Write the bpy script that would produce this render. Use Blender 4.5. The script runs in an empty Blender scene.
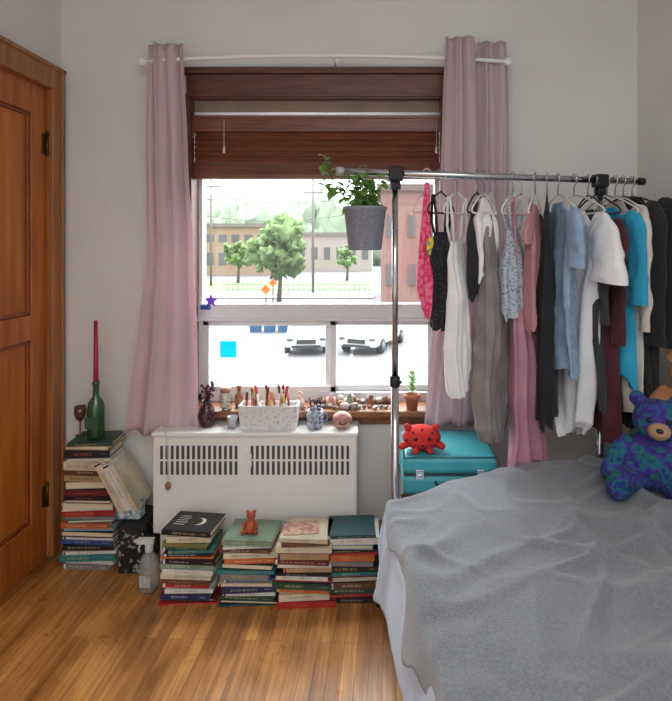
import bpy, math, random
from mathutils import Vector, Matrix, noise, Euler
random.seed(7)
sc = bpy.context.scene
try:
    sc.view_settings.view_transform = 'Standard'
    sc.view_settings.look = 'None'
except Exception: pass
R = random.uniform
pi = math.pi

def PX(px, d): return (px-380)*d/540
def PZ(py, d): return 1.4-(py-245)*d/540

# ------------------------------------------------------------ materials
def lin(c):
    o = []
    for v in c:
        v = v/255.0
        o.append(v/12.92 if v <= 0.04045 else ((v+0.055)/1.055)**2.4)
    return (o[0], o[1], o[2], 1)
MC = {}
def mat(name, c1, c2=None, scale=8, rough=0.6, metal=0, bump=0, bscale=60, stretch=(1,1,1), transl=0, lo=0.35, hi=0.65, spec=0.5, detail=4, coat=0, sheen=0):
    if name in MC: return MC[name]
    m = bpy.data.materials.new(name); m.use_nodes = True
    nt = m.node_tree; N = nt.nodes; L = nt.links
    b = N['Principled BSDF']
    b.inputs['Base Color'].default_value = lin(c1)
    b.inputs['Roughness'].default_value = rough
    b.inputs['Metallic'].default_value = metal
    b.inputs['Specular IOR Level'].default_value = spec
    b.inputs['Coat Weight'].default_value = coat
    b.inputs['Sheen Weight'].default_value = sheen
    tc = N.new('ShaderNodeTexCoord'); mp = N.new('ShaderNodeMapping')
    mp.inputs['Scale'].default_value = stretch
    L.new(tc.outputs['Object'], mp.inputs['Vector'])
    if c2 is None: c2 = tuple(max(0, v*0.93) for v in c1)
    n = N.new('ShaderNodeTexNoise'); n.inputs['Scale'].default_value = scale; n.inputs['Detail'].default_value = detail
    L.new(mp.outputs['Vector'], n.inputs['Vector'])
    r = N.new('ShaderNodeValToRGB')
    r.color_ramp.elements[0].position = lo; r.color_ramp.elements[0].color = lin(c1)
    r.color_ramp.elements[1].position = hi; r.color_ramp.elements[1].color = lin(c2)
    L.new(n.outputs['Fac'], r.inputs['Fac']); L.new(r.outputs['Color'], b.inputs['Base Color'])
    if bump:
        n2 = N.new('ShaderNodeTexNoise'); n2.inputs['Scale'].default_value = bscale; n2.inputs['Detail'].default_value = 3
        L.new(mp.outputs['Vector'], n2.inputs['Vector'])
        bp = N.new('ShaderNodeBump'); bp.inputs['Strength'].default_value = bump; bp.inputs['Distance'].default_value = 0.01
        L.new(n2.outputs['Fac'], bp.inputs['Height']); L.new(bp.outputs['Normal'], b.inputs['Normal'])
    if transl:
        t = N.new('ShaderNodeBsdfTranslucent'); mx = N.new('ShaderNodeMixShader'); mx.inputs[0].default_value = transl
        L.new(r.outputs['Color'], t.inputs['Color'])
        L.new(b.outputs[0], mx.inputs[1]); L.new(t.outputs[0], mx.inputs[2])
        L.new(mx.outputs[0], N['Material Output'].inputs['Surface'])
    MC[name] = m
    return m

def glassmat(name, tint=(250,252,252), fac=0.08):
    if name in MC: return MC[name]
    m = bpy.data.materials.new(name); m.use_nodes = True
    N = m.node_tree.nodes; L = m.node_tree.links
    for n in list(N):
        if n.type == 'BSDF_PRINCIPLED': N.remove(n)
    t = N.new('ShaderNodeBsdfTransparent'); t.inputs[0].default_value = lin(tint)
    g = N.new('ShaderNodeBsdfGlossy'); g.inputs['Roughness'].default_value = 0.03
    mx = N.new('ShaderNodeMixShader'); mx.inputs[0].default_value = fac
    L.new(t.outputs[0], mx.inputs[1]); L.new(g.outputs[0], mx.inputs[2])
    L.new(mx.outputs[0], N['Material Output'].inputs['Surface'])
    MC[name] = m; return m

def floormat():
    m = bpy.data.materials.new('oak_strip_floor'); m.use_nodes = True
    nt = m.node_tree; N = nt.nodes; L = nt.links; b = N['Principled BSDF']
    tc = N.new('ShaderNodeTexCoord'); mp = N.new('ShaderNodeMapping'); mp.inputs['Rotation'].default_value = (0,0,pi/2+0.03)
    L.new(tc.outputs['Object'], mp.inputs['Vector'])
    br = N.new('ShaderNodeTexBrick'); br.offset = 0.37; br.inputs['Scale'].default_value = 1
    br.inputs['Brick Width'].default_value = 0.8; br.inputs['Row Height'].default_value = 0.045
    br.inputs['Mortar Size'].default_value = 0.0010; br.inputs['Mortar Smooth'].default_value = 0.5
    br.inputs['Color1'].default_value = lin((206,148,82)); br.inputs['Color2'].default_value = lin((174,118,62))
    br.inputs['Mortar'].default_value = lin((92,56,28))
    L.new(mp.outputs[0], br.inputs['Vector'])
    mp2 = N.new('ShaderNodeMapping'); mp2.inputs['Scale'].default_value = (45,2.2,1)
    L.new(tc.outputs['Object'], mp2.inputs['Vector'])
    n = N.new('ShaderNodeTexNoise'); n.inputs['Scale'].default_value = 1.5; n.inputs['Detail'].default_value = 6
    L.new(mp2.outputs[0], n.inputs['Vector'])
    r = N.new('ShaderNodeValToRGB'); r.color_ramp.elements[0].color = (0.55,0.5,0.44,1); r.color_ramp.elements[1].color = (1.15,1.15,1.15,1)
    r.color_ramp.elements[0].position = 0.3; r.color_ramp.elements[1].position = 0.7
    L.new(n.outputs['Fac'], r.inputs[0])
    mx = N.new('ShaderNodeMix'); mx.data_type = 'RGBA'; mx.blend_type = 'MULTIPLY'; mx.inputs[0].default_value = 0.85
    L.new(br.outputs['Color'], mx.inputs[6]); L.new(r.outputs['Color'], mx.inputs[7])
    mp3 = N.new('ShaderNodeMapping'); mp3.inputs['Scale'].default_value = (4,1.6,1)
    L.new(tc.outputs['Object'], mp3.inputs['Vector'])
    n4 = N.new('ShaderNodeTexNoise'); n4.inputs['Scale'].default_value = 1.8; n4.inputs['Detail'].default_value = 8
    L.new(mp3.outputs[0], n4.inputs['Vector'])
    r4 = N.new('ShaderNodeValToRGB'); r4.color_ramp.elements[0].color = (0.45,0.36,0.29,1); r4.color_ramp.elements[1].color = (1,1,1,1)
    r4.color_ramp.elements[0].position = 0.36; r4.color_ramp.elements[1].position = 0.54
    L.new(n4.outputs['Fac'], r4.inputs[0])
    mx4 = N.new('ShaderNodeMix'); mx4.data_type = 'RGBA'; mx4.blend_type = 'MULTIPLY'; mx4.inputs[0].default_value = 0.8
    L.new(mx.outputs[2], mx4.inputs[6]); L.new(r4.outputs['Color'], mx4.inputs[7])
    L.new(mx4.outputs[2], b.inputs['Base Color'])
    n3 = N.new('ShaderNodeTexNoise'); n3.inputs['Scale'].default_value = 7; n3.inputs['Detail'].default_value = 6
    L.new(tc.outputs['Object'], n3.inputs['Vector'])
    mr = N.new('ShaderNodeMapRange'); mr.inputs[3].default_value = 0.15; mr.inputs[4].default_value = 0.48
    L.new(n3.outputs['Fac'], mr.inputs[0]); L.new(mr.outputs[0], b.inputs['Roughness'])
    bp = N.new('ShaderNodeBump'); bp.inputs['Strength'].default_value = 0.3; bp.inputs['Distance'].default_value = 0.002; bp.invert = True
    L.new(br.outputs['Fac'], bp.inputs['Height']); L.new(bp.outputs[0], b.inputs['Normal'])
    return m

# ------------------------------------------------------------ geometry
class G:
    def __init__(s): s.v=[]; s.f=[]; s.m=[]; s.s=[]
    def add(s, vs, fs, mi=0, smooth=True, M=None):
        o = len(s.v)
        for p in vs:
            p = Vector(p)
            if M is not None: p = M @ p
            s.v.append(p)
        for f in fs:
            s.f.append(tuple(i+o for i in f)); s.m.append(mi); s.s.append(smooth)
        return s
    def box(s, x0,x1,y0,y1,z0,z1, mi=0, M=None):
        vs=[(x0,y0,z0),(x1,y0,z0),(x1,y1,z0),(x0,y1,z0),(x0,y0,z1),(x1,y0,z1),(x1,y1,z1),(x0,y1,z1)]
        fs=[(0,3,2,1),(4,5,6,7),(0,1,5,4),(1,2,6,5),(2,3,7,6),(3,0,4,7)]
        return s.add(vs,fs,mi,False,M)
    def tube(s, pts, r, seg=8, mi=0, M=None, cap=True):
        pts=[Vector(p) for p in pts]; n=len(pts)
        rs = r if isinstance(r,(list,tuple)) else [r]*n
        vs=[]; fs=[]
        t=(pts[1]-pts[0]).normalized()
        a = Vector((0,0,1)) if abs(t.z)<0.9 else Vector((1,0,0))
        nrm = t.cross(a).normalized()
        for i in range(n):
            if i==0: t=pts[1]-pts[0]
            elif i==n-1: t=pts[-1]-pts[-2]
            else: t=pts[i+1]-pts[i-1]
            t.normalize()
            nrm = (nrm - t*nrm.dot(t)).normalized(); b=t.cross(nrm)
            for k in range(seg):
                an=2*pi*k/seg
                vs.append(pts[i]+(nrm*math.cos(an)+b*math.sin(an))*rs[i])
        for i in range(n-1):
            for k in range(seg):
                k2=(k+1)%seg
                fs.append((i*seg+k,i*seg+k2,(i+1)*seg+k2,(i+1)*seg+k))
        if cap:
            fs.append(tuple(range(seg))[::-1]); fs.append(tuple((n-1)*seg+k for k in range(seg)))
        return s.add(vs,fs,mi,True,M)
    def lathe(s, prof, seg=24, mi=0, M=None, smooth=True):
        vs=[]; fs=[]; n=len(prof)
        for r,z in prof:
            for k in range(seg):
                a=2*pi*k/seg; vs.append((r*math.cos(a),r*math.sin(a),z))
        for i in range(n-1):
            for k in range(seg):
                k2=(k+1)%seg; fs.append((i*seg+k,i*seg+k2,(i+1)*seg+k2,(i+1)*seg+k))
        return s.add(vs,fs,mi,smooth,M)
    def ball(s, c, r, mi=0, M=None, seg=16, rings=10, disp=0, ds=4):
        if not isinstance(r,(tuple,list)): r=(r,r,r)
        vs=[]; fs=[]
        for i in range(rings+1):
            th=pi*i/rings
            for k in range(seg):
                a=2*pi*k/seg
                d=Vector((math.sin(th)*math.cos(a),math.sin(th)*math.sin(a),math.cos(th)))
                f=1
                if disp: f=1+disp*noise.noise(d*ds+Vector(c)*3.1)
                vs.append((c[0]+d.x*r[0]*f,c[1]+d.y*r[1]*f,c[2]+d.z*r[2]*f))
        for i in range(rings):
            for k in range(seg):
                k2=(k+1)%seg; fs.append((i*seg+k,(i+1)*seg+k,(i+1)*seg+k2,i*seg+k2))
        return s.add(vs,fs,mi,True,M)
    def leaf(s, base, d, L, W, mi=0, droop=0.3):
        base=Vector(base); d=Vector(d).normalized()
        side=d.cross(Vector((0,0,1)))
        if side.length<0.05: side=Vector((1,0,0))
        side.normalize(); up=side.cross(d)
        vs=[];fs=[]
        ws=[0.05,0.8,1,0.75,0.04]
        for i,w in enumerate(ws):
            t=i/4; c=base+d*L*t-Vector((0,0,1))*droop*L*t*t
            vs+= [c-side*W*w/2+up*W*0.12*w, c, c+side*W*w/2+up*W*0.12*w]
        for i in range(4):
            a=i*3; fs+=[(a,a+1,a+4,a+3),(a+1,a+2,a+5,a+4)]
        return s.add(vs,fs,mi,True)
    def obj(s, name, mats, parent=None, bevel=0, label=None, cat=None, kind=None, group=None, subsurf=0, loc=None, rot=None, weld=False):
        if not isinstance(mats,(list,tuple)): mats=[mats]
        if loc is None:
            xs=[p.x for p in s.v]; ys=[p.y for p in s.v]; zs=[p.z for p in s.v]
            c=Vector(((min(xs)+max(xs))/2,(min(ys)+max(ys))/2,min(zs)))
            vs=[p-c for p in s.v]
        else:
            c=Vector(loc); vs=s.v
        me=bpy.data.meshes.new(name); me.from_pydata([tuple(p) for p in vs],[],s.f); 
        for m in mats: me.materials.append(m)
        me.polygons.foreach_set('material_index', s.m); me.polygons.foreach_set('use_smooth', s.s)
        me.update()
        o=bpy.data.objects.new(name,me); o.location=c
        if rot: o.rotation_euler=rot
        sc.collection.objects.link(o)
        if bevel:
            md=o.modifiers.new('bevel','BEVEL'); md.width=bevel; md.segments=2; md.limit_method='ANGLE'
        if subsurf:
            md=o.modifiers.new('sub','SUBSURF'); md.levels=subsurf; md.render_levels=subsurf
        setp(o,parent); tags(o,label,cat,kind,group)
        return o
def wm(o):
    m=o.matrix_basis
    if o.parent: m = wm(o.parent) @ o.matrix_parent_inverse @ m
    return m.copy()
def setp(o,parent,local=False):
    if parent is None: return
    o.parent=parent
    if not local: o.matrix_parent_inverse = wm(parent).inverted()
def tags(o,label=None,cat=None,kind=None,group=None):
    if label: o['label']=label
    if cat: o['category']=cat
    if kind: o['kind']=kind
    if group: o['group']=group
def thing(name,loc,label=None,cat=None,kind=None,group=None,rot=None):
    e=bpy.data.objects.new(name,None); e.location=loc; e.empty_display_size=0.05
    if rot: e.rotation_euler=rot
    sc.collection.objects.link(e); tags(e,label,cat,kind,group)
    return e

# common mats
WALL=mat('painted_wall',(223,224,222),(218,218,215),scale=3,rough=0.85,bump=0.05,bscale=90)
WOODD=mat('mahogany_trim',(104,62,44),(78,45,33),scale=3,stretch=(2,20,20),rough=0.4)
DOORW=mat('varnished_door_wood',(184,106,42),(154,82,28),scale=2.5,stretch=(14,14,1.2),rough=0.35,bump=0.05)
DOORC=mat('varnished_casing_wood',(168,112,60),(144,90,44),scale=2.5,stretch=(14,14,1.2),rough=0.35)
DOORP=mat('door_panel_wood',(198,118,44),(164,90,28),scale=1.6,stretch=(10,10,1),rough=0.32)
WVIN=mat('white_vinyl',(224,227,230),(218,221,224),rough=0.4)
WMET=mat('white_enamel',(234,234,231),(229,229,225),scale=3,rough=0.4)
CHROME=mat('chrome',(200,200,205),(180,182,188),rough=0.15,metal=1)
BLK=mat('black_plastic',(18,18,20),(26,26,28),rough=0.45)
DARK=mat('dark_slot',(80,80,84),(66,66,70),rough=0.8)
GLASS=glassmat('window_glass',fac=0.04)

# ------------------------------------------------------------ room
WX0,WX1,WZ0,WZ1=-0.885,0.292,0.65,2.09
g=G(); g.box(-1.6,1.6,-1.6,2.72,-0.1,0)
g.obj('floor',floormat(),kind='structure',label='honey oak strip floor',loc=(0,0,0))
g=G(); X0,X1=-1.59,1.35
g.box(X0,WX0,2.52,2.72,0,2.62); g.box(WX1,X1,2.52,2.72,0,2.62); g.box(WX0,WX1,2.52,2.72,0,WZ0-0.03); g.box(WX0,WX1,2.52,2.72,WZ1,2.62)
g.obj('wall_back',WALL,kind='structure',label='off-white painted wall around the window')
g=G(); g.box(-1.59,-1.49,-1.6,1.60,0,2.62); g.box(-1.59,-1.49,2.44,2.52,0,2.62); g.box(-1.59,-1.49,1.60,2.44,2.12,2.62)
g.box(-1.62,-1.56,1.5,2.52,0,2.3)  # unseen backing added behind the door to stop light leaking through
g.obj('wall_left',WALL,kind='structure',label='off-white painted wall beside the door')
g=G(); 
g.add([(1.2,2.52,0),(1.49,-1.6,0),(1.59,-1.6,0),(1.3,2.52,0),(1.2,2.52,2.62),(1.49,-1.6,2.62),(1.59,-1.6,2.62),(1.3,2.52,2.62)],[(0,3,2,1),(4,5,6,7),(0,1,5,4),(1,2,6,5),(2,3,7,6),(3,0,4,7)],0,False)
g.obj('wall_right',WALL,kind='structure',label='off-white painted wall beside the bed')
g=G(); g.box(-1.62,1.59,-1.6,2.72,2.62,2.7); g.obj('ceiling',WALL,kind='structure',label='off-white ceiling')
g=G(); g.box(-1.49,1.2,2.505,2.52,0,0.12); g.box(-1.49,1.2,2.498,2.52,0,0.02)
g.obj('baseboard_back',DOORC,kind='structure',label='varnished wooden baseboard',bevel=0.003)

# door
d=thing('door_1',(-1.49,2.02,0),kind='structure',label='orange-brown varnished panel door, closed')
def dbox(y0,y1,z0,z1,x0,x1,g): g.box(x0,x1,y0,y1,z0,z1)
g=G()
for a in [(1.61,1.73,0.0,2.115),(2.32,2.435,0.0,2.115),(1.73,2.32,1.97,2.115),(1.73,2.32,0.99,1.10),(1.73,2.32,0.0,0.2)]:
    dbox(*a,-1.535,-1.497,g)
g.obj('door_frame',DOORW,d,bevel=0.004)
g=G()
for z0,z1 in [(1.10,1.97),(0.2,0.99)]:
    dbox(1.72,2.33,z0-0.01,z1+0.01,-1.53,-1.514,g)
g.obj('door_panel',DOORP,d,bevel=0.006)
g=G()
for z0,z1 in [(1.10,1.97),(0.2,0.99)]:
    for a in [(1.73,1.745,z0,z1),(2.305,2.32,z0,z1),(1.73,2.32,z0,z0+0.015),(1.73,2.32,z1-0.015,z1)]:
        dbox(*a,-1.52,-1.503,g)
g.obj('panel_moulding',mat('dark_moulding',(140,72,26),(116,56,20),rough=0.35),d,bevel=0.004)
for z in (1.85,0.28):
    g=G(); g.tube([(-1.49,2.418,z-0.05),(-1.49,2.418,z+0.05)],0.006,8); g.box(-1.499,-1.494,2.39,2.415,z-0.045,z+0.045)
    g.ball((-1.49,2.418,z+0.055),0.007)
    g.obj('hinge',mat('dark_brass',(90,70,48),rough=0.4,metal=0.8),d)
g=G(); g.tube([(-1.497,1.69,1.0),(-1.46,1.69,1.0)],0.01); g.ball((-1.44,1.69,1.0),0.028)
g.obj('door_knob',mat('brass',(190,150,80),rough=0.3,metal=1),d)
g=G()
g.box(-1.535,-1.468,2.425,2.505,0,2.2); g.box(-1.535,-1.468,1.53,1.62,0,2.2); g.box(-1.535,-1.466,1.53,2.505,2.1,2.2)
g.box(-1.49,-1.458,2.485,2.505,0,2.21)
g.box(-1.49,-1.458,1.5,2.515,2.19,2.21)
g.obj('trim_1',DOORC,kind='structure',label='varnished wooden door casing',bevel=0.004)

# window
w=thing('window_1',(-0.3,2.6,WZ0),kind='structure',label='white vinyl window with fixed upper pane and two sliders')
D0,D1=2.60,2.66
g=G()
g.box(WX0,WX0+0.03,D0,D1,WZ0,WZ1); g.box(WX1-0.03,WX1,D0,D1,WZ0,WZ1); g.box(WX0,WX1,D0,D1,WZ0-0.01,0.69); g.box(WX0,WX1,D0,D1,2.05,WZ1)
g.box(WX0,WX1,D0-0.01,D1,1.035,1.118); g.box(WX0,WX1,D0-0.018,D1,1.035,1.05)
g.obj('window_frame',WVIN,w,bevel=0.004)
cm=(WX0+WX1)/2+0.06
for (a,b,yy) in [(WX0+0.03,cm+0.025,D0+0.004),(cm-0.03,WX1-0.03,D0+0.03)]:
    g=G(); 
    g.box(a,a+0.03,yy,yy+0.025,0.69,1.035); g.box(b-0.03,b,yy,yy+0.025,0.69,1.035); g.box(a,b,yy,yy+0.025,0.69,0.72); g.box(a,b,yy,yy+0.025,1.01,1.035)
    g.obj('sliding_sash',WVIN,w,bevel=0.003)
for q in ((WX0+0.03,WX1-0.03,2.63,2.634,1.118,2.05),(WX0+0.05,cm,2.615,2.618,0.71,1.02),(cm,WX1-0.05,2.642,2.645,0.71,1.02)):
    g=G(); g.box(*q); g.obj('glass_pane',GLASS,w)
g=G(); g.box(WX0,WX0+0.012,2.5,2.6,WZ0,WZ1); g.box(WX1-0.012,WX1,2.5,2.6,WZ0,WZ1); g.box(WX0,WX1,2.5,2.6,WZ1-0.012,WZ1)
g.obj('jamb',WOODD,w)
g=G(); g.box(WX0-0.07,WX0+0.002,2.498,2.52,0.6,2.1); g.box(WX1-0.002,WX1+0.07,2.498,2.52,0.6,2.1)
g.box(WX0-0.01,WX1+0.01,2.495,2.52,2.085,2.19)
g.box(WX0-0.03,WX1+0.03,2.48,2.52,2.19,2.205); g.box(WX0-0.02,WX1+0.02,2.488,2.52,2.205,2.222)
g.box(WX0-0.015,WX1+0.015,2.49,2.52,2.085,2.1)
g.obj('trim_2',WOODD,kind='structure',label='dark mahogany window casing',bevel=0.003)
g=G(); g.box(WX0-0.08,WX1+0.08,2.435,2.6,WZ0-0.03,WZ0); g.box(WX0-0.06,WX1+0.06,2.495,2.52,WZ0-0.08,WZ0-0.03)
g.obj('trim_3',mat('sill_wood',(150,100,66),(122,78,52),scale=3,stretch=(2,20,20),rough=0.35),kind='structure',label='varnished wooden window sill',bevel=0.006)

# roller shade + wood blind
b=thing('roller_blind',(-0.3,2.55,2.01),label='greige fabric roller blind rolled up above the wooden one',cat='window blind')
g=G(); g.box(WX0+0.014,WX1-0.014,2.535,2.55,2.02,2.078); g.obj('blind_fabric',mat('greige_fabric',(176,156,140),(164,146,130),rough=0.9,transl=0.5),b)
g=G(); g.tube([(WX0+0.014,2.54,2.016),(WX1-0.014,2.54,2.016)],0.009); g.obj('light_strip',mat('light_strip_white',(254,254,254),(250,250,250),rough=0.4,transl=0.7),b)  # near-white bar stands in for the line of daylight under the fabric
b=thing('wooden_blind',(-0.3,2.53,1.71),label='dark reddish-brown wooden slat blind pulled up in the window',cat='window blind')
g=G(); g.box(WX0+0.014,WX1-0.014,2.5,2.535,1.925,2.0); g.box(WX0+0.014,WX1-0.014,2.496,2.5,1.985,2.0); g.box(WX0+0.014,WX1-0.014,2.496,2.5,1.925,1.935)
BL=mat('blind_wood',(132,76,54),(104,58,42),scale=3,stretch=(2,25,25),rough=0.35,transl=0.12)
g.obj('headrail_valance',BL,b,bevel=0.003)
g=G()
z=1.918; i=0
while z>1.735:
    if z>1.81: st=0.026; ang=1.12; hw_=0.022; hh_=0.0015; zo=-0.006
    else: st=0.0085; ang=0.3; hw_=0.026; hh_=0.0035; zo=0
    M=Matrix.Translation((0,2.545,z+zo))@Matrix.Rotation(ang,4,'X')
    g.box(WX0+0.014,WX1-0.014,-hw_,hw_,-hh_,hh_,0,M); z-=st; i+=1
g.obj('slat',BL,b)
g=G(); g.box(WX0+0.014,WX1-0.014,2.52,2.57,1.71,1.733); g.obj('bottom_rail',BL,b,bevel=0.003)
for x in (-0.72,0.26):
    g=G()
    g.tube([(x,2.492,1.98),(x,2.492,1.86)],0.0015,6); g.lathe([(0.001,1.86),(0.005,1.85),(0.007,1.825),(0.0,1.822)],8,0,Matrix.Translation((x,2.492,0)))
    g.obj('pull_cord',mat('cord',(215,205,190),rough=0.8),b)
b=thing('blind_cord',(-0.93,2.32,0.36),label='thin beige cord with round wooden pull hanging by the heater',cat='cord')
g=G(); g.tube([(-0.945,2.48,1.9),(-0.935,2.44,1.0),(-0.925,2.318,0.66),(-0.912,2.318,0.5),(-0.91,2.318,0.38)],0.0015,6); g.obj('cord_line',mat('cord',(215,205,190)),b)
g=G(); g.ball((-0.91,2.318,0.365),(0.012,0.012,0.018)); g.obj('cord_pull',mat('beech_pull',(150,110,80)),b)

# ------------------------------------------------------------ curtain rod & curtains
YR=2.41
r=thing('curtain_rod',(-0.25,YR,2.22),label='slim white curtain rod above the window',cat='curtain rod')
g=G(); xa,xb=PX(142,YR),PX(508,YR)
zc=lambda x: 2.218+0.028*(1-((x-(xa+xb)/2)/((xb-xa)/2))**2)
g.tube([(xa+(xb-xa)*i/24,YR,zc(xa+(xb-xa)*i/24)) for i in range(25)],0.009,10)
WR=mat('white_rod',(240,240,242),(234,234,236),rough=0.35)
g.obj('rod',WR,r)
for x in (xa,xb):
    g=G(); g.ball((x,YR,zc(x)),0.02); g.obj('finial',WR,r)
for x in (xa+0.02,PX(334,YR),xb-0.015):
    g=G(); g.tube([(x,2.52,zc(x)-0.015),(x,YR,zc(x)-0.015)],0.005,8); g.box(x-0.012,x+0.012,2.512,2.52,zc(x)-0.045,zc(x)+0.02); g.tube([(x,YR-0.012,zc(x)+0.002),(x,YR,zc(x)-0.014),(x,YR+0.012,zc(x)+0.002)],0.004,6)
    g.obj('rod_bracket',WR,r)
CUR=mat('mauve_curtain_fabric',(226,206,212),(216,196,204),scale=2,rough=0.85,transl=0.34,bump=0.08,bscale=300)
def curtain(edges,yc,nf,label,seed,amp=0.03):
    g=G(); NU=110; NV=50
    ys=[e[0] for e in edges]
    def ev(py):
        for i in range(len(edges)-1):
            a,b=edges[i],edges[i+1]
            if py<=b[0]:
                t=(py-a[0])/(b[0]-a[0]); t=t*t*(3-2*t)*0.5+t*0.5
                return a[1]+(b[1]-a[1])*t, a[2]+(b[2]-a[2])*t
        return edges[-1][1:]
    vs=[];fs=[]
    for j in range(NV+1):
        t=j/NV; py=ys[0]+(ys[-1]-ys[0])*t; l,rr=ev(py); xl,xr=PX(l,yc),PX(rr,yc); z=PZ(py,yc)
        for i in range(NU+1):
            u=i/NU
            uu=u+0.09*noise.noise(Vector((u*2.2,t*1.1,seed)))
            ph=nf*2*pi*(uu)+0.8*math.sin(t*2.5+seed)
            am=amp*(0.65+0.9*noise.noise(Vector((u*3,t*1.5,seed+9))))
            y=yc+am*math.sin(ph)+0.004*math.sin(2.3*ph+1)+0.006*noise.noise(Vector((u*5,t*7,seed)))
            x=xl+(xr-xl)*u+0.25*(xr-xl)/nf*0.5*math.sin(2*ph)*0.25
            zz=z+(0.006*math.sin(ph*1.0) if t>0.95 else 0)
            vs.append((x,y,zz))
    W=NU+1
    for j in range(NV):
        for i in range(NU): fs.append((j*W+i,j*W+i+1,(j+1)*W+i+1,(j+1)*W+i))
    g.add(vs,fs)
    o=g.obj('curtain',CUR,label=label,cat='curtain',group='curtains on the white rod')
    md=o.modifiers.new('sol','SOLIDIFY'); md.thickness=0.002
    return o
curtain([(44,147,184),(150,146,189),(250,146,194),(340,137,197),(400,129,198),(433,124,199)],2.40,2.6,'mauve pink curtain panel hanging over the heater end',1.0,0.026)
curtain([(37,446,474),(100,443,477),(200,440,478),(300,436,476),(380,428,472),(426,424,470)],2.375,2.2,'mauve pink curtain panel gathered behind the clothes rack',4.0,0.022)
curtain([(42,477,506),(100,476,508),(300,474,508),(426,468,506)],2.43,2.0,'mauve pink curtain panel at the rod end behind hanging clothes',8.0,0.022)

# ------------------------------------------------------------ heater
hx0,hx1=PX(152,2.33),PX(357,2.33)
h=thing('wall_heater',((hx0+hx1)/2,2.43,0.12),label='white enamel wall heater with slotted grille under the window',cat='heater')
g=G(); g.box(hx0,hx1,2.335,2.497,0.15,0.585); g.box(hx0-0.004,hx1+0.004,2.325,2.495,0.57,0.592)
g.box(hx0+0.02,hx1-0.02,2.36,2.49,0.0,0.15)
g.obj('heater_cabinet',WMET,h,bevel=0.008)
n=36
for lo_,hi_ in ((0,15),(17,36)):
    g=G()
    for i in range(lo_,hi_):
        x=hx0+0.04+(hx1-hx0-0.08)*i/(n-1)
        for z0,z1 in ((0.475,0.532),(0.408,0.465)):
            g.box(x-0.0055,x+0.0055,2.3315,2.3365,z0,z1)
    g.obj('vent_grille',DARK,h)
g=G(); g.box(hx0+0.405,hx0+0.43,2.325,2.336,0.44,0.5); g.obj('control_knob',WMET,h,bevel=0.003)

# ------------------------------------------------------------ books
CN={'black':(30,30,34),'navy':(38,50,92),'teal':(44,130,134),'dark green':(42,78,60),'olive':(124,124,72),'cream':(220,208,182),'white':(230,228,222),
'tan':(186,154,112),'brown':(106,70,50),'maroon':(108,36,42),'red':(178,44,44),'orange':(208,112,60),'yellow':(218,184,94),'grey':(136,136,140),
'pale blue':(150,182,200),'pink':(212,160,160),'blue':(50,92,156),'dark teal':(26,74,80),'sage':(132,156,132)}
PAGE=mat('book_pages',(226,214,188),(205,192,164),scale=3,stretch=(1,1,220),rough=0.9)
def book(cname,w,dp,h,loc,rot=(0,0,0),flip=False,label='',group='',tit='cream',top=None):
    e=thing('book',loc,label=label,cat='book',group=group,rot=rot)
    M=Matrix.Rotation(pi,4,'Z') if flip else Matrix.Identity(4)
    t=0.0018 if h<0.022 else 0.0026
    g=G(); g.box(-w/2,w/2,-dp/2,dp/2,0,t,0,M); g.box(-w/2,w/2,-dp/2,dp/2,h-t,h,0,M); g.box(-w/2,w/2,-dp/2-0.0015,-dp/2+t,0,h,0,M)
    yy=-dp/2-0.0018
    def words(x,x1,hh):
        while x<x1:
            n_=random.randint(3,7)
            for _ in range(n_):
                lw=R(0.0014,0.0028); top_=hh*random.choice([1,1,0.7]); bot_=hh
                g.box(x,x+lw*0.45,yy,yy+0.0006,h/2-bot_,h/2+top_,1,M)
                if random.random()<0.6: g.box(x,x+lw,yy,yy+0.0006,h/2+top_-0.0007,h/2+top_,1,M)
                x+=lw+0.0012
                if x>x1: break
            x+=0.004
    words(-w*R(0.2,0.42),w*R(0.0,0.25),h*R(0.11,0.2))
    if random.random()<0.5: words(w*0.31,w*0.44,h*0.09)
    if random.random()<0.25: g.box(-w/2+0.004,-w/2+0.012,yy,yy+0.0006,0.0005,h-0.0005,1,M)
    g.obj('cover',[mat('cover_'+cname.replace(' ','_'),CN[cname],tuple(v*0.85 for v in CN[cname]),scale=9,rough=0.45),mat('ink_'+tit.replace(' ','_'),CN[tit])],None,loc=(0,0,0)).parent=e
    g=G(); g.box(-w/2+0.003,w/2-0.003,-dp/2+t+0.0002,dp/2-0.004,t+0.0002,h-t-0.0002,0,M)
    g.obj('page_block',PAGE,None,loc=(0,0,0)).parent=e
    return e
def stack(cx,yf,z0,cols,width,H,group,place,dep=0.15,tops=None):
    n=len(cols); raw=[R(0.5,1.6) for _ in cols]
    s=sum(raw); hs=[r_*H/s for r_ in raw]; z=z0
    for i,c in enumerate(cols):
        f=1-0.10*i/n
        w=width*R(0.80,1.0)*f+0.01; dp=dep*R(0.88,1.02)
        tit=random.choice(['cream','white','yellow','orange']) if c not in ('cream','white','yellow','tan','pink','pale blue') else random.choice(['maroon','black','navy','red'])
        flip = random.random()<0.10 and i<n-1
        book(c,w,dp,hs[i]-0.0006,(cx+R(-0.010,0.010),yf+dp/2+R(0,0.012),z),(0,0,R(-0.08,0.08)),flip,
             f"{c} {'paperback' if hs[i]<0.021 else 'hardback'} book {place}",group,tit)
        z+=hs[i]
    return z
colsL=['grey','white','teal','white','black','blue','white','black','pale blue','orange','teal','grey','red','white','brown','black','maroon','black','tan','brown','cream','white','black','tan','dark green']
zl=stack(PX(93,2.385),2.33,0,colsL,0.235,0.545,'books stacked in the room corner','in the tall corner stack',0.15)
s2=['red','maroon','navy','white','red','brown','cream','white','sage','black','orange','black','teal','dark green','olive','cream']
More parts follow.
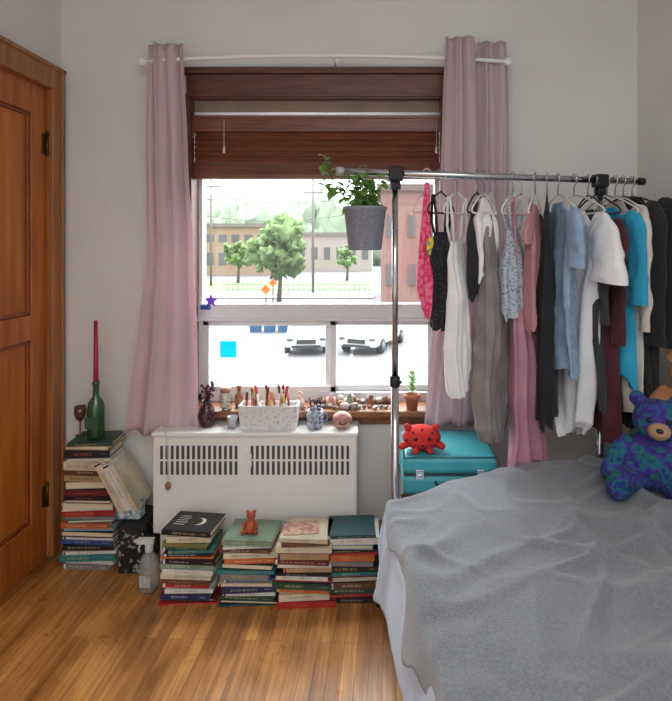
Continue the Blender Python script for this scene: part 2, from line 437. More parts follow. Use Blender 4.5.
z2=stack(PX(187,2.1),2.1,0,s2,0.215,0.262,'books in the stack by the spray bottle','in the moon-topped floor stack')
e=book('black',0.2,0.15,0.02,(PX(189,2.12),2.185,z2),(0,0,-0.12),False,'black book with white crescent moon cover on a floor stack','books in the stack by the spray bottle','cream')
g=G(); pts=[]
for i in range(13):
    a=-1.9+3.8*i/12; pts.append((0.028*math.cos(a),0.028*math.sin(a)))
for i in range(13):
    a=1.75-3.5*i/12; pts.append((0.022*math.cos(a)-0.010,0.0255*math.sin(a)))
g.add([(p[0]+0.02,p[1],0.0207) for p in pts],[tuple(range(26))],0,False)
for k in range(5): g.box(-0.075,-0.03+0.006*(k%2),0.035-k*0.016,0.038-k*0.016,0.0203,0.0208)
g.obj('moon_print',mat('moon_ink',(235,232,215)),None,loc=(0,0,0)).parent=e
s3=['dark teal','black','dark green','white','navy','cream','blue','grey','teal','black','orange','cream','brown','white','sage']
z3=stack(PX(248,2.1),2.09,0,s3,0.235,0.25,'books in the stack with a figurine on top','in the floor stack holding the orange figurine',0.17)
s4=['red','cream','orange','dark green','red','white','black','tan','white','maroon','tan','pink','cream','brown','cream']
z4=stack(PX(305,2.1),2.08,0,s4,0.225,0.262,'books in the cream-topped floor stack','in the cream-topped floor stack',0.17)
s5=['black','red','dark green','brown','cream','maroon','teal','black','grey','orange','red','black','pale blue','white','dark teal']
z5=stack(PX(352,2.12),2.11,0,s5,0.215,0.262,'books in the stack beside the bed','in the floor stack beside the bed',0.17)
g=G(); g.box(-0.07,0.07,-0.05,0.05,0,0.004); g.obj('notebook',mat('pink_note',(206,180,158),(176,110,100),scale=40,rough=0.6),label='thin patterned notebook lying on a floor book stack',cat='notebook',bevel=0.001,loc=(PX(301,2.15),2.17,z4),rot=(0,0,0.1))
for i,(cx,zb,ang,c,th) in enumerate([(-1.108,0.240,-0.48,'cream',0.03),(-1.074,0.240,-0.49,'white',0.026),(-1.045,0.240,-0.50,'cream',0.020)]):
    book(c,0.22 if i else 0.235,0.15,th,(cx-0.062,2.385,zb+0.115),(0,pi/2+ang+0.0,0),False,f"{c} book leaning against the tall corner stack",'books leaning in the corner','black')
bb=thing('storage_box',(PX(130,2.3),2.39,0),label='black box with pale floral pattern on the floor',cat='box')
g=G(); g.box(PX(118,2.3),PX(143,2.3),2.3,2.48,0,0.20)
g.obj('box_body',mat('black_floral',(24,24,30),(140,150,146),scale=60,rough=0.5,lo=0.6,hi=0.63,detail=1),bb,bevel=0.004)
g=G(); g.box(PX(117,2.3),PX(144,2.3),2.296,2.484,0.185,0.205); g.obj('box_lid',mat('black_box_lid',(30,30,34)),bb,bevel=0.003)
g=G(); g.box(-1.15,-1.04,2.34,2.4,0.207,0.29)
g.obj('pencil_tin',mat('blue_patterned_tin',(70,130,160),(210,220,220),scale=60,rough=0.4,detail=1),label='small blue patterned tin tucked under leaning books',cat='tin',bevel=0.01)

# spray bottle
sp=thing('spray_bottle',(PX(149,2.2),2.2,0),label='clear plastic spray bottle standing on the floor',cat='spray bottle')
T=Matrix.Translation((PX(149,2.2),2.2,0))
g=G(); g.lathe([(0.0,0.0),(0.036,0.0),(0.04,0.01),(0.04,0.10),(0.031,0.13),(0.014,0.15),(0.013,0.165)],20,0,T)
m=bpy.data.materials.new('clear_plastic_bottle'); m.use_nodes=True; pb=m.node_tree.nodes['Principled BSDF']
pb.inputs['Base Color'].default_value=lin((206,212,210)); pb.inputs['Roughness'].default_value=0.12; pb.inputs['Alpha'].default_value=0.3
g.obj('bottle_body',m,sp)
g=G(); g.box(-0.022,0.022,-0.0415,-0.040,0.03,0.075,0,T); g.obj('bottle_label',mat('spray_label',(180,186,180),(150,158,154),scale=60),sp)
g=G(); g.lathe([(0.016,0.155),(0.016,0.178),(0.010,0.185)],16,0,T); g.box(-0.045,0.02,-0.01,0.01,0.185,0.205,0,T); g.tube([(-0.03,0,0.19),(-0.042,0,0.165),(-0.038,0,0.15)],0.004,6,0,T); g.box(-0.058,-0.045,-0.006,0.006,0.19,0.2,0,T)
g.obj('trigger_nozzle',mat('pale_nozzle',(204,210,210),rough=0.4),sp)

# bottle with candle
bx,by=PX(96,2.4),2.40
T=Matrix.Translation((bx,by,zl))
c=thing('wine_bottle',(bx,by,zl),label='dark green glass bottle on the corner book stack',cat='bottle')
g=G(); g.lathe([(0,0),(0.034,0),(0.036,0.006),(0.036,0.13),(0.032,0.155),(0.016,0.18),(0.013,0.19),(0.0135,0.235),(0.016,0.237),(0.016,0.247),(0.012,0.25),(0.0,0.249)],24,0,T)
m=mat('green_bottle_glass',(40,92,50),(24,66,36),rough=0.1,coat=0.6); g.obj('bottle_glass',m,c)
g=G(); g.box(-0.03,0.03,-0.0375,-0.036,0.05,0.1,0,T); g.obj('bottle_label',mat('dark_label',(50,90,62)),c)
g=G(); g.tube([(bx,by,zl+0.24),(bx,by,zl+0.30),(bx-0.001,by,zl+0.52)],[0.011,0.0105,0.008],14)
cd=g.obj('candle',mat('red_wax',(168,30,52),(150,24,44),rough=0.4),label='tall red taper candle standing in the green bottle',cat='candle')
gx,gy=PX(79,2.42),2.43
T=Matrix.Translation((gx,gy,zl))
g=G(); g.lathe([(0,0),(0.022,0.001),(0.004,0.006),(0.0035,0.06),(0.018,0.075),(0.026,0.10),(0.024,0.13),(0.023,0.13),(0.025,0.10),(0.016,0.077),(0,0.07)],20,0,T)
g.obj('small_goblet',mat('amber_goblet',(96,60,50),(80,50,44),rough=0.15,coat=0.5),label='small dark stemmed goblet beside the green bottle',cat='goblet')

# figurine
fx,fy=PX(251,2.17),2.17; T=Matrix.Translation((fx,fy,z3))
f=thing('figurine',(fx,fy,z3),label='small orange-brown clay figurine sitting on stacked books',cat='figurine')
CL=mat('orange_clay',(186,92,60),(150,68,46),scale=30,rough=0.6)
g=G(); g.lathe([(0,0),(0.024,0),(0.027,0.01),(0.022,0.03),(0.014,0.045),(0,0.05)],18,0,T); g.ball((0,0,0.062),(0.018,0.016,0.017),0,T); 
g.tube([(-0.014,0,0.04),(-0.028,-0.01,0.03),(-0.02,-0.022,0.02)],0.006,8,0,T); g.tube([(0.014,0,0.04),(0.028,-0.01,0.03),(0.02,-0.022,0.02)],0.006,8,0,T)
g.tube([(-0.012,-0.01,0.012),(-0.03,-0.03,0.008)],[0.011,0.007],8,0,T); g.tube([(0.012,-0.01,0.012),(0.03,-0.03,0.008)],[0.011,0.007],8,0,T)
g.obj('body',CL,f)
for sx in (-1,1):
    g=G(); g.ball((sx*0.014,0,0.08),0.007,0,T); g.obj('ear',CL,f)
    g=G(); g.ball((sx*0.006,-0.0155,0.065),0.0025,0,T); g.obj('eye',BLK,f)

# ------------------------------------------------------------ things on heater / sill
HT=0.592
p0,p1=PX(239,2.37),PX(298,2.37)
pl=thing('planter_box',((p0+p1)/2,2.41,HT),label='white planter box with grey marbling, full of markers',cat='planter box')
g=G()
def trap(g,x0,x1,y0,y1,z0,z1,fl,mi=0):
    vs=[(x0+fl,y0+fl,z0),(x1-fl,y0+fl,z0),(x1-fl,y1-fl,z0),(x0+fl,y1-fl,z0),(x0,y0,z1),(x1,y0,z1),(x1,y1,z1),(x0,y1,z1),
        (x0+.005,y0+.005,z1),(x1-.005,y0+.005,z1),(x1-.005,y1-.005,z1),(x0+.005,y1-.005,z1),(x0+fl+.004,y0+fl+.004,z0+.006),(x1-fl-.004,y0+fl+.004,z0+.006),(x1-fl-.004,y1-fl-.004,z0+.006),(x0+fl+.004,y1-fl-.004,z0+.006)]
    fs=[(0,3,2,1),(0,1,5,4),(1,2,6,5),(2,3,7,6),(3,0,4,7),(4,5,9,8),(5,6,10,9),(6,7,11,10),(7,4,8,11),(8,9,13,12),(9,10,14,13),(10,11,15,14),(11,8,12,15),(12,13,14,15)]
    g.add(vs,fs,mi,False)
trap(g,p0,p1,2.355,2.435,HT,HT+0.105,0.008)
g.obj('box_shell',mat('grey_marbling',(222,223,226),(184,191,202),scale=80,rough=0.35,lo=0.55,hi=0.64,detail=2),pl)
pc=[(210,70,60),(236,224,204),(130,50,60),(226,190,80),(60,90,60),(240,230,220),(170,90,60),(230,150,150),(110,70,50),(230,230,230),(190,150,100),(70,60,80)]
for i in range(22):
    x=p0+0.03+(p1-p0-0.06)*((i*0.37)%1); y=2.37+0.05*((i*0.61)%1); cl=pc[i%12]
    tip=Vector((x+R(-0.035,0.035),y+R(-0.01,0.01),HT+0.125+R(0,0.065)))
    base=Vector((x,y,HT+0.01))
    pn=thing('marker_pen',base,label='slim marker standing in the marbled planter box',cat='pen',group='markers in the planter box')
    g=G(); g.tube([base,base+(tip-base)*0.8],0.005,8); g.obj('barrel',mat('marker_barrel_%d'%(i%12),cl),pn)
    g=G(); g.tube([base+(tip-base)*0.8,tip,tip+(tip-base)*0.03],[0.006,0.006,0.003],8); g.obj('pen_cap',mat('marker_cap_%d'%(i%7),pc[(i*5+2)%12]),pn)
T=Matrix.Translation((PX(206,2.40),2.41,HT))
v=thing('dark_vase',(PX(206,2.40),2.41,HT),label='dark plum glazed vase with dried berries on the heater',cat='vase')
g=G(); g.lathe([(0,0),(0.024,0),(0.036,0.02),(0.04,0.05),(0.028,0.085),(0.016,0.1),(0.022,0.115),(0.018,0.114),(0.012,0.1),(0,0.09)],20,0,T)
g.obj('vase_body',mat('plum_glaze',(58,28,40),(120,72,88),scale=80,rough=0.25,lo=0.55,hi=0.65),v)
g=G()
for i in range(26):
    a=R(0,6.28); q=R(0.005,0.036); hh=R(0.11,0.19); pt=(q*math.cos(a),q*math.sin(a),hh)
    g.tube([(0,0,0.1),pt],0.0012,5,0,T); g.ball(pt,0.008,0,T,8,6)
g.obj('dried_berries',mat('plum_berries',(96,40,62),(60,30,44),rough=0.5),v)
T=Matrix.Translation((PX(225,2.45),2.46,WZ0))
j=thing('glass_jar',(PX(225,2.45),2.46,WZ0),label='small corked glass jar of pale shells on the sill',cat='jar')
g=G(); g.lathe([(0,0.0),(0.026,0),(0.028,0.01),(0.028,0.06),(0.022,0.075),(0.022,0.082)],20,0,T); g.obj('jar_glass',glassmat('jar_glass',(240,244,242),0.15),j)
g=G(); g.lathe([(0,0.08),(0.024,0.08),(0.024,0.1),(0,0.1)],20,0,T); g.obj('cork_lid',mat('cork',(180,130,100)),j)
g=G()
for i in range(14): g.ball((R(-.014,.014),R(-.014,.014),0.01+0.003*i),0.009,0,T,8,6)
g.obj('shell_fill',mat('shells_pale',(210,195,180),(170,140,125),scale=60),j)
T=Matrix.Translation((PX(232,2.385),2.39,HT))
g=G(); g.lathe([(0,0),(0.02,0),(0.022,0.05),(0.02,0.05),(0.018,0.03),(0,0.03)],18,0,T); g.obj('tealight_holder',mat('frosted_grey',(190,188,196),(160,156,170),scale=30,rough=0.3),label='small frosted grey tealight holder on the heater',cat='candle holder')
def lathe_thing(name,px,y,z,prof,m,label,cat):
    T=Matrix.Translation((PX(px,y),y,z)); g=G(); g.lathe(prof,16,0,T); g.obj(name,m,label=label,cat=cat)
lathe_thing('small_bottle',239,2.5,WZ0,[(0,0),(0.016,0),(0.018,0.01),(0.018,0.05),(0.008,0.07),(0.008,0.085),(0.011,0.086),(0.011,0.1),(0,0.101)],mat('amber_glass',(150,96,60),(120,70,46),rough=0.15,coat=0.5),'tiny amber glass bottle on the window sill','bottle')
lathe_thing('ceramic_ornament',300,2.5,WZ0,[(0,0),(0.014,0),(0.022,0.02),(0.016,0.035),(0.006,0.04),(0.012,0.05),(0.014,0.06),(0.008,0.072),(0,0.075)],mat('cream_ornament',(222,206,190),(190,150,130),scale=50,rough=0.3),'small cream ceramic ornament on the window sill','ornament')
lathe_thing('votive_candle',331,2.52,WZ0,[(0,0),(0.019,0),(0.021,0.004),(0.021,0.04),(0.018,0.04),(0.017,0.032),(0,0.031)],mat('rose_votive',(206,150,140),(190,130,124),rough=0.4),'small rose-coloured votive candle on the window sill','candle')
lathe_thing('miniature_vase',350,2.53,WZ0,[(0,0),(0.012,0),(0.019,0.016),(0.015,0.034),(0.007,0.046),(0.011,0.056),(0.008,0.055),(0,0.045)],mat('sage_glaze',(140,156,140),(110,128,116),scale=40,rough=0.25),'miniature sage green vase among stones on the sill','vase')
lathe_thing('ceramic_ornament',371,2.53,WZ0,[(0,0),(0.016,0),(0.02,0.012),(0.01,0.028),(0.013,0.038),(0.009,0.048),(0,0.052)],mat('brown_ornament',(150,104,80),(112,74,58),scale=50,rough=0.35),'small brown ceramic ornament among stones on the sill','ornament')
lathe_thing('spiral_shell',287,2.455,WZ0,[(0,0),(0.016,0.002),(0.02,0.012),(0.014,0.02),(0.015,0.026),(0.009,0.034),(0.009,0.038),(0.002,0.05),(0,0.05)],mat('peach_shell',(220,184,160),(190,140,120),scale=60,rough=0.4),'small peach spiral shell standing on the sill','shell')
T=Matrix.Translation((PX(315,2.385),2.39,HT))
k=thing('pencil_cup',(PX(315,2.385),2.39,HT),label='blue and white ceramic cup on the heater',cat='cup')
g=G(); g.lathe([(0,0),(0.03,0),(0.037,0.02),(0.038,0.05),(0.034,0.08),(0.031,0.08),(0.033,0.05),(0.028,0.012),(0,0.01)],22,0,T); g.obj('cup_body',mat('blue_white_ceramic',(176,184,196),(104,118,146),scale=90,rough=0.25,lo=0.5,hi=0.56,detail=1),k)
g=G(); g.tube([(0.033,0,0.065),(0.052,0,0.06),(0.054,0,0.035),(0.036,0,0.025)],0.004,8,0,T); g.obj('cup_handle',mat('blue_ceramic',(104,118,146)),k)
s=thing('scissors',(PX(315,2.385),2.39,HT+0.012),label='dark-handled scissors standing in the ceramic cup',cat='scissors')
g=G(); g.tube([(0,0,0.015),(0.004,0,0.09)],0.003,6,0,T); g.obj('blade',CHROME,s)
for dx in (-0.011,0.015):
    g=G()
    g.tube([(dx+0.01*math.cos(a*pi/5),0,0.108+0.014*math.sin(a*pi/5)) for a in range(11)],0.003,6,0,T)
    g.obj('handle',mat('dark_blue_handle',(40,46,80)),s)
g=G(); g.tube([(-0.012,0.008,0.02),(-0.026,0.01,0.13)],0.0035,8,0,T); g.obj('pencil',mat('red_pencil',(170,50,40)),label='red pencil standing in the ceramic cup',cat='pencil')
T=Matrix.Translation((PX(342,2.37),2.385,HT))
g=G(); g.ball((0,0,0.036),(0.044,0.04,0.037),0,T,24,14,0.06,5); 
o=g.obj('sea_shell',mat('rosy_shell',(206,160,148),(150,92,88),scale=18,rough=0.4,stretch=(1,1,4)),label='rounded rosy pink sea shell on the heater',cat='shell')
g=G(); g.tube([(0.006*i/8*math.cos(i*0.9)*4,-0.041+0.0003*i,0.036+0.0028*i/2*math.sin(i*0.9)) for i in range(9)],0.003,6,0,T); g.obj('shell_spiral',mat('shell_dark',(120,66,62)),o)
RC=[(170,160,150),(206,198,190),(130,110,100),(180,126,100),(216,210,202),(150,140,160)]
SN=['grey','pale','brown','reddish','white','lilac-grey']
def pebble(px,y,z,rr,i,big=1):
    g=G(); g.ball((0,0,0),(rr*R(0.9,1.4),rr,rr*R(0.6,1.0)),0,None,10,7,0.5,2+i*0.1)
    mz=min(p.z for p in g.v); g.v=[p-Vector((0,0,mz)) for p in g.v]
    g.obj('pebble',mat('pebble_%d'%(i%6),RC[i%6],tuple(v*0.8 for v in RC[i%6]),scale=50,rough=0.6),loc=(PX(px,y),y,z),label=SN[i%6]+' small stone lined up on the window sill',cat='stone',group='stones on the window sill')
px=262.0; i=0
while px<398:
    y=2.475+R(-0.02,0.02); rr=R(0.008,0.017)
    if abs(px-287)>5: pebble(px,y,WZ0,rr,i)
    px+=R(3.6,6.5); i+=1
for k_ in range(14):
    pebble(318+k_*5.6,2.565,WZ0,R(0.012,0.02),i); i+=1
T=Matrix.Translation((PX(412,2.47),2.47,WZ0))
tp=thing('potted_seedling',(PX(412,2.47),2.47,WZ0),label='small green seedling in a terracotta pot on the sill',cat='potted plant')
g=G(); g.lathe([(0,0),(0.024,0),(0.032,0.05),(0.037,0.05),(0.038,0.068),(0.033,0.068),(0.031,0.055),(0,0.055)],22,0,T); g.obj('plant_pot',mat('terracotta',(190,116,86),(170,98,72),rough=0.8),tp)
g=G(); g.lathe([(0.031,0.054),(0.0,0.06)],16,0,T); g.obj('soil',mat('soil',(50,36,28),rough=1),tp)
g=G(); c0=Vector((PX(412,2.47),2.47,WZ0+0.055)); g.tube([c0,c0+Vector((0.003,0,0.08))],0.002,6)
for i in range(20):
    a=i*2.4; g.leaf(c0+Vector((0.002,0,0.02+0.004*i)),(math.cos(a),math.sin(a)*0.7,0.8),R(0.028,0.045),0.024,0,0.3)
LEAF=mat('leaf_green',(130,182,84),(90,146,62),scale=20,rough=0.5,transl=0.4)
g.obj('leaves',LEAF,tp)
g=G(); g.box(PX(220,2.61),PX(236.5,2.61),2.609,2.6105,PZ(357.5,2.61),PZ(341,2.61)); g.obj('window_sticker',mat('cyan_film',(30,206,232),(20,196,226),rough=0.4,transl=0.6),label='square cyan sticker on the window glass',cat='sticker')
g=G(); cx,cz=PX(213,2.62),PZ(300,2.62); vs=[]
for i in range(10):
    a=pi/2+i*pi/5; q=0.034 if i%2==0 else 0.016; vs.append((cx+q*math.cos(a),2.587,cz+q*math.sin(a)))
g.add(vs,[tuple(range(10))],0,False); o=g.obj('star_sticker',mat('purple_film',(140,90,200),(130,80,190),transl=0.3),label='small purple star sticker on the window rail',cat='sticker'); o.modifiers.new('s','SOLIDIFY').thickness=0.001
g=G(); g.box(PX(202,2.61),PX(212,2.61),2.586,2.5875,1.09,1.112); g.obj('window_sticker',mat('blue_film',(60,100,190),transl=0.3),label='tiny blue sticker on the window rail',cat='sticker')

# ------------------------------------------------------------ garment rack
RZ=1.653
def rodpt(px,dz=0):
    kk=(px-380)/540; X=(kk*1.8884)/(1-0.253*kk); return Vector((X,1.9+0.253*(X-0.046),RZ+dz))
A=rodpt(340);B=rodpt(641);PL=rodpt(395);PR=rodpt(600)
rd=(B-A).normalized(); rn=Vector((-rd.y,rd.x,0))
rk=thing('garment_rack',(PL.x,PL.y,0),label='chrome clothes rack with black connectors standing behind the bed',cat='clothes rack')
g=G(); g.tube([A,B],0.0125,14); g.obj('hanging_rod',CHROME,rk)
for P_ in (PL,PR):
    g=G(); g.tube([(P_.x,P_.y,0.08),(P_.x,P_.y,0.92)],0.014,14); g.tube([(P_.x,P_.y,0.9),(P_.x,P_.y,RZ-0.02)],0.011,14); g.obj('post',CHROME,rk)
    g=G(); M=Matrix.Translation(P_)@Matrix.Rotation(math.atan2(rd.y,rd.x),4,'Z'); g.box(-0.026,0.026,-0.022,0.022,-0.03,0.022,0,M); g.box(-0.018,0.018,-0.018,0.018,-0.06,-0.03,0,M)
    g.obj('connector',BLK,rk,bevel=0.006)
    g=G(); g.lathe([(0.014,0.9),(0.018,0.905),(0.018,0.935),(0.012,0.94)],16,0,Matrix.Translation((P_.x,P_.y,0))); g.tube([(P_.x,P_.y,0.918),(P_.x+0.022,P_.y-0.008,0.918)],0.006,10); g.obj('height_lock',BLK,rk)
    g=G(); g.tube([P_+rn*(-0.2)-Vector((0,0,RZ-0.07)),P_+rn*0.2-Vector((0,0,RZ-0.07))],0.013,10); g.obj('foot_bar',CHROME,rk)
    for sg in (-1,1):
        q=P_+rn*0.2*sg; g=G(); g.lathe([(0,0),(0.02,0.003),(0.02,0.04),(0.01,0.058)],12,0,Matrix.Translation((q.x,q.y,0))); g.obj('caster',BLK,rk)
g=G(); g.tube([PL-Vector((0,0,RZ-0.12)),PR-Vector((0,0,RZ-0.12))],0.012,10); g.obj('base_bar',CHROME,rk)
for P_ in (A,B):
    g=G(); g.tube([P_-rd*0.012,P_+rd*0.012],0.015,12); g.obj('end_cap',BLK if P_ is B else mat('grey_cap',(190,190,192)),rk)

# hanging plant
hp=rodpt(365); hd=hp.y
hpl=thing('hanging_plant',(hp.x,hp.y,PZ(250,hd)),label='trailing green plant in speckled grey pot hanging from the rack',cat='hanging plant')
zt=PZ(207,hd); zb=PZ(250,hd)
T=Matrix.Translation((hp.x,hp.y,0))
g=G(); g.lathe([(0,zb),(0.054,zb),(0.058,zb+0.006),(0.073,zt-0.012),(0.077,zt-0.01),(0.077,zt),(0.071,zt),(0.068,zt-0.02),(0,zt-0.02)],28,0,T); g.obj('plant_pot',mat('slate_speckle_pot',(146,151,164),(118,123,138),scale=160,rough=0.7,bump=0.1,bscale=200),hpl)
g=G(); g.lathe([(0.069,zt-0.018),(0,zt-0.012)],20,0,T); g.obj('soil',mat('soil',(50,36,28)),hpl)
g=G()
for a in (0.3,2.4,4.5): g.tube([(hp.x+0.073*math.cos(a),hp.y+0.073*math.sin(a),zt-0.005),(hp.x,hp.y,RZ-0.03)],0.0015,5)
g.tube([(hp.x,hp.y,RZ-0.03)]+[(hp.x,hp.y+0.016*math.cos(t),RZ+0.016*math.sin(t)) for t in [-1.57+0.4*i for i in range(10)]],0.002,6)
g.obj('hanger_wire',mat('wire_grey',(120,120,125),metal=0.7,rough=0.4),hpl)
g=G(); PLF=mat('hanging_leaf',(150,192,98),(98,146,70),scale=22,rough=0.5,transl=0.45)
random.seed(3)
stems=[]
for i in range(18):
    a=R(0,6.28); L=R(0.05,0.13)
    stems.append([(0.02*math.cos(a),0.02*math.sin(a),0),(0.035*math.cos(a),0.035*math.sin(a),L*0.7),(0.055*math.cos(a),0.055*math.sin(a),L)])
stems.append([(-0.03,-0.02,0),(-0.07,-0.05,0.05),(-0.105,-0.06,0.09),(-0.125,-0.06,0.14),(-0.135,-0.05,0.18)])
stems.append([(-0.03,-0.03,0),(-0.08,-0.06,0.06),(-0.11,-0.07,0.11),(-0.12,-0.07,0.15)])
stems.append([(-0.04,0.02,0),(-0.08,-0.03,0.05),(-0.12,-0.04,0.08),(-0.15,-0.04,0.09)])
stems.append([(0.0,0.0,0),(0.01,-0.02,0.08),(0.005,-0.03,0.15)])
stems.append([(0.03,0.0,0),(0.05,-0.05,0.06),(0.06,-0.06,0.11)])
for st in stems:
    pts=[Vector((hp.x,hp.y,zt-0.015))+Vector(q) for q in st]
    g.tube(pts,0.0016,5)
    for i in range(1,len(pts)):
        for k2 in range(3):
            b0=pts[i-1].lerp(pts[i],(k2+1)/3); g.leaf(b0,(R(-1,1),R(-1,0.4),R(-0.3,0.9)),R(0.028,0.046),R(0.028,0.04),0,0.5)
g.obj('foliage',PLF,hpl)

# ------------------------------------------------------------ hangers & garments
random.seed(11)
hg=G()
pts=[(0.017*math.cos(a),0,0.003+0.017*math.sin(a)) for a in [-0.5+0.35*i for i in range(11)]]
pts=pts+[(-0.014,0,-0.016),(0,0,-0.028),(0,0,-0.06)]
hg.tube(pts,0.0022,6)
hg2=G(); hg2.tube([(0,0,-0.06),(-0.08,0,-0.078),(-0.175,0,-0.118),(-0.19,0,-0.13),(-0.175,0,-0.138),(0,0,-0.138),(0.175,0,-0.138),(0.19,0,-0.13),(0.175,0,-0.118),(0.08,0,-0.078),(0,0,-0.06)],0.0035,8)
HC=[mat('hanger_white',(232,232,230),rough=0.4),mat('hanger_black',(30,30,32),rough=0.4),mat('hanger_blush',(226,190,190),rough=0.4)]
hmesh=[]
for i,c in enumerate(HC):
    o1=hg.obj('hook',CHROME if i<2 else c,loc=(0,0,0)); o2=hg2.obj('hanger_shoulder',c,loc=(0,0,0)); hmesh.append((o1,o2))
def hanger(px,phi,ci,hw=0.19):
    e=thing('clothes_hanger',rodpt(px,0.0),label=['slim white hanger hooked on the rack rod','slim black hanger hooked on the rack rod','pale pink hanger hooked on the rack rod'][ci],cat='hanger',group='hangers on the rack rod',rot=(0,0,phi))
    for o in hmesh[ci]:
        n=o.copy(); sc.collection.objects.link(n); n.parent=e
        n.scale=(hw/0.19,1,1) if n.name.startswith('hanger_sh') else (1,1,1)
    return e
def interp(prof,t):
    if t<=prof[0][0]: return prof[0][1]
    for i in range(len(prof)-1):
        if t<=prof[i+1][0]:
            a,b=prof[i],prof[i+1]; k=(t-a[0])/(b[0]-a[0]); k=k*k*(3-2*k)*0.6+k*0.4
            return a[1]+(b[1]-a[1])*k
    return prof[-1][1]
def ridged(p): return 1-min(1,abs(noise.noise(p))*5)
def garment(kind,px,phi,top,bot,prof,m,label,cat,th=0.022,nf=3,amp=0.012,sleeve=None,strap=None,hc=0,off=0,hw=0.19,extra=None,du=0,slant=0.0,crump=1.0):
    P0=rodpt(px)
    hanger(px,phi,hc,hw)
    e=thing(kind,P0-Vector((0,0,bot)),label=label,cat=cat,rot=(0,0,phi))
    g=G(); NS=84; NA=64; sd=R(0,50); vs=[];fs=[]; Ln=bot-top
    for j_ in range(NS+1):
        t=j_/NS; s_=top+Ln*t; w=interp(prof,t)
        ramp=min(1,t*2.2)
        tt=0.007+(th*0.85-0.007)*min(1,t*3)
        for k_ in range(NA):
            a=2*pi*k_/NA; cu=math.cos(a); sv=math.sin(a)
            u=w*math.copysign(abs(cu)**0.75,cu)
            fold=amp*ramp*math.sin(nf*pi*(u/ max(w,0.01))+sd+1.1*math.sin(t*2.4+sd))+amp*0.9*ramp*noise.noise(Vector((u*14,t*2.5,sd)))
            sdv=1 if sv>0 else -1
            cr=0.0035*crump*ridged(Vector((u*10+s_*3,s_*4-u*4,sd+sdv)))+0.0022*crump*ridged(Vector((u*20-s_*5,s_*9,sd+8+sdv)))
            v=tt*sv*(1+0.3*noise.noise(Vector((cu*2,t*4,sd+2))))+fold+sdv*cr*min(1,abs(sv)*2)*ramp
            un=u*(1+0.04*ramp*math.sin(t*5+sd)+0.06*noise.noise(Vector((cu,s_*7,sd))))+du*t+0.005*math.sin(s_*6+sd)*ramp
            zz=-s_
            if t>0.7: zz+= (t-0.7)/0.3*(0.012*math.sin(2*a+sd)+slant*cu+0.007*math.sin(7*a+sd)+0.03*noise.noise(Vector((cu*2,sv*2,sd))))
            vs.append((un,v,bot+zz))
    for j_ in range(NS):
        for k_ in range(NA):
            k2=(k_+1)%NA; fs.append((j_*NA+k_,j_*NA+k2,(j_+1)*NA+k2,(j_+1)*NA+k_))
    g.add(vs,fs)
    o=g.obj('fabric_body',m,None,loc=(0,0,0)); o.parent=e
    if sleeve:
        L,r0,r1,sh=sleeve[:4]; fl=sleeve[4] if len(sleeve)>4 else 0.0
        for sg in (-1,1):
            g=G(); x0=sg*sh
            z0=bot-(top+0.055)
            kp=[((x0*0.80,0,z0+0.014),r0*0.6),((x0*0.95,0.0,z0-0.004),r0*0.9),((x0*(1.08+fl*0.3),0.004,z0-0.04),r0),((x0*(1.13+fl*0.6),0.008,z0-L*0.5-0.01),(r0+r1)/2),((x0*(1.12+fl),0.006,z0-L*0.8),r1*0.97),((x0*(1.10+fl),0.006,z0-L),r1)]
            pts=[];rs=[]
            for q in range(len(kp)-1):
                for s5 in range(5):
                    f5=s5/5; pts.append(Vector(kp[q][0]).lerp(Vector(kp[q+1][0]),f5)); rs.append(kp[q][1]*(1-f5)+kp[q+1][1]*f5)
            pts.append(kp[-1][0]); rs.append(kp[-1][1])
            MM=Matrix.Diagonal((1,0.45,1,1))
            g.tube(pts,rs,24,0,MM,cap=False)
            for q in range(len(g.v)):
                p=g.v[q]; n_=noise.noise(Vector((p.x*20,sd,p.z*16))); r9=ridged(Vector((p.x*14+p.z*10,sd+sg,p.z*22)))
                g.v[q]=p+Vector((0.006*n_,0.010*n_-0.005*r9*crump,0))
            o=g.obj('sleeve',m,None,loc=(0,0,0)); o.parent=e
            md=o.modifiers.new('sub','SUBSURF'); md.levels=1; md.render_levels=1
    if strap:
        for sg in (-1,1):
            g=G(); w0=prof[0][1]
            zt_=-0.06-abs(strap)*0.45; pts=[(sg*strap,0.004,bot+zt_+0.002),(sg*(strap*0.6+w0*0.35),0.012,bot-(top+0.085)/2-0.02),(sg*w0*0.8,0.008,bot-top-0.004)]
            g.tube(pts,0.005,6); pts2=[(p[0],-p[1],p[2]) for p in pts]; g.tube(pts2[::1],0.005,6)
            g.tube([pts[0],pts2[0]],0.005,6)
            o=g.obj('strap',m,None,loc=(0,0,0)); o.parent=e
    if extra: extra(e,bot)
    return e
def fab(n,c,c2=None,**k):
    k.setdefault('rough',0.9); k.setdefault('bump',0.12); k.setdefault('bscale',220); k.setdefault('sheen',0.1)
    return mat(n,c,c2,**k)
def down(py,px):
    y=rodpt(px).y; return RZ-PZ(py,y)
SH=[(0,0.055),(0.03,0.075),(0.10,0.165),(0.16,0.172),(0.3,0.15),(0.6,0.155),(1,0.175)]
SL=[(0,0.045),(0.03,0.06),(0.10,0.13),(0.3,0.115),(0.6,0.125),(1,0.14)]
rad=math.radians
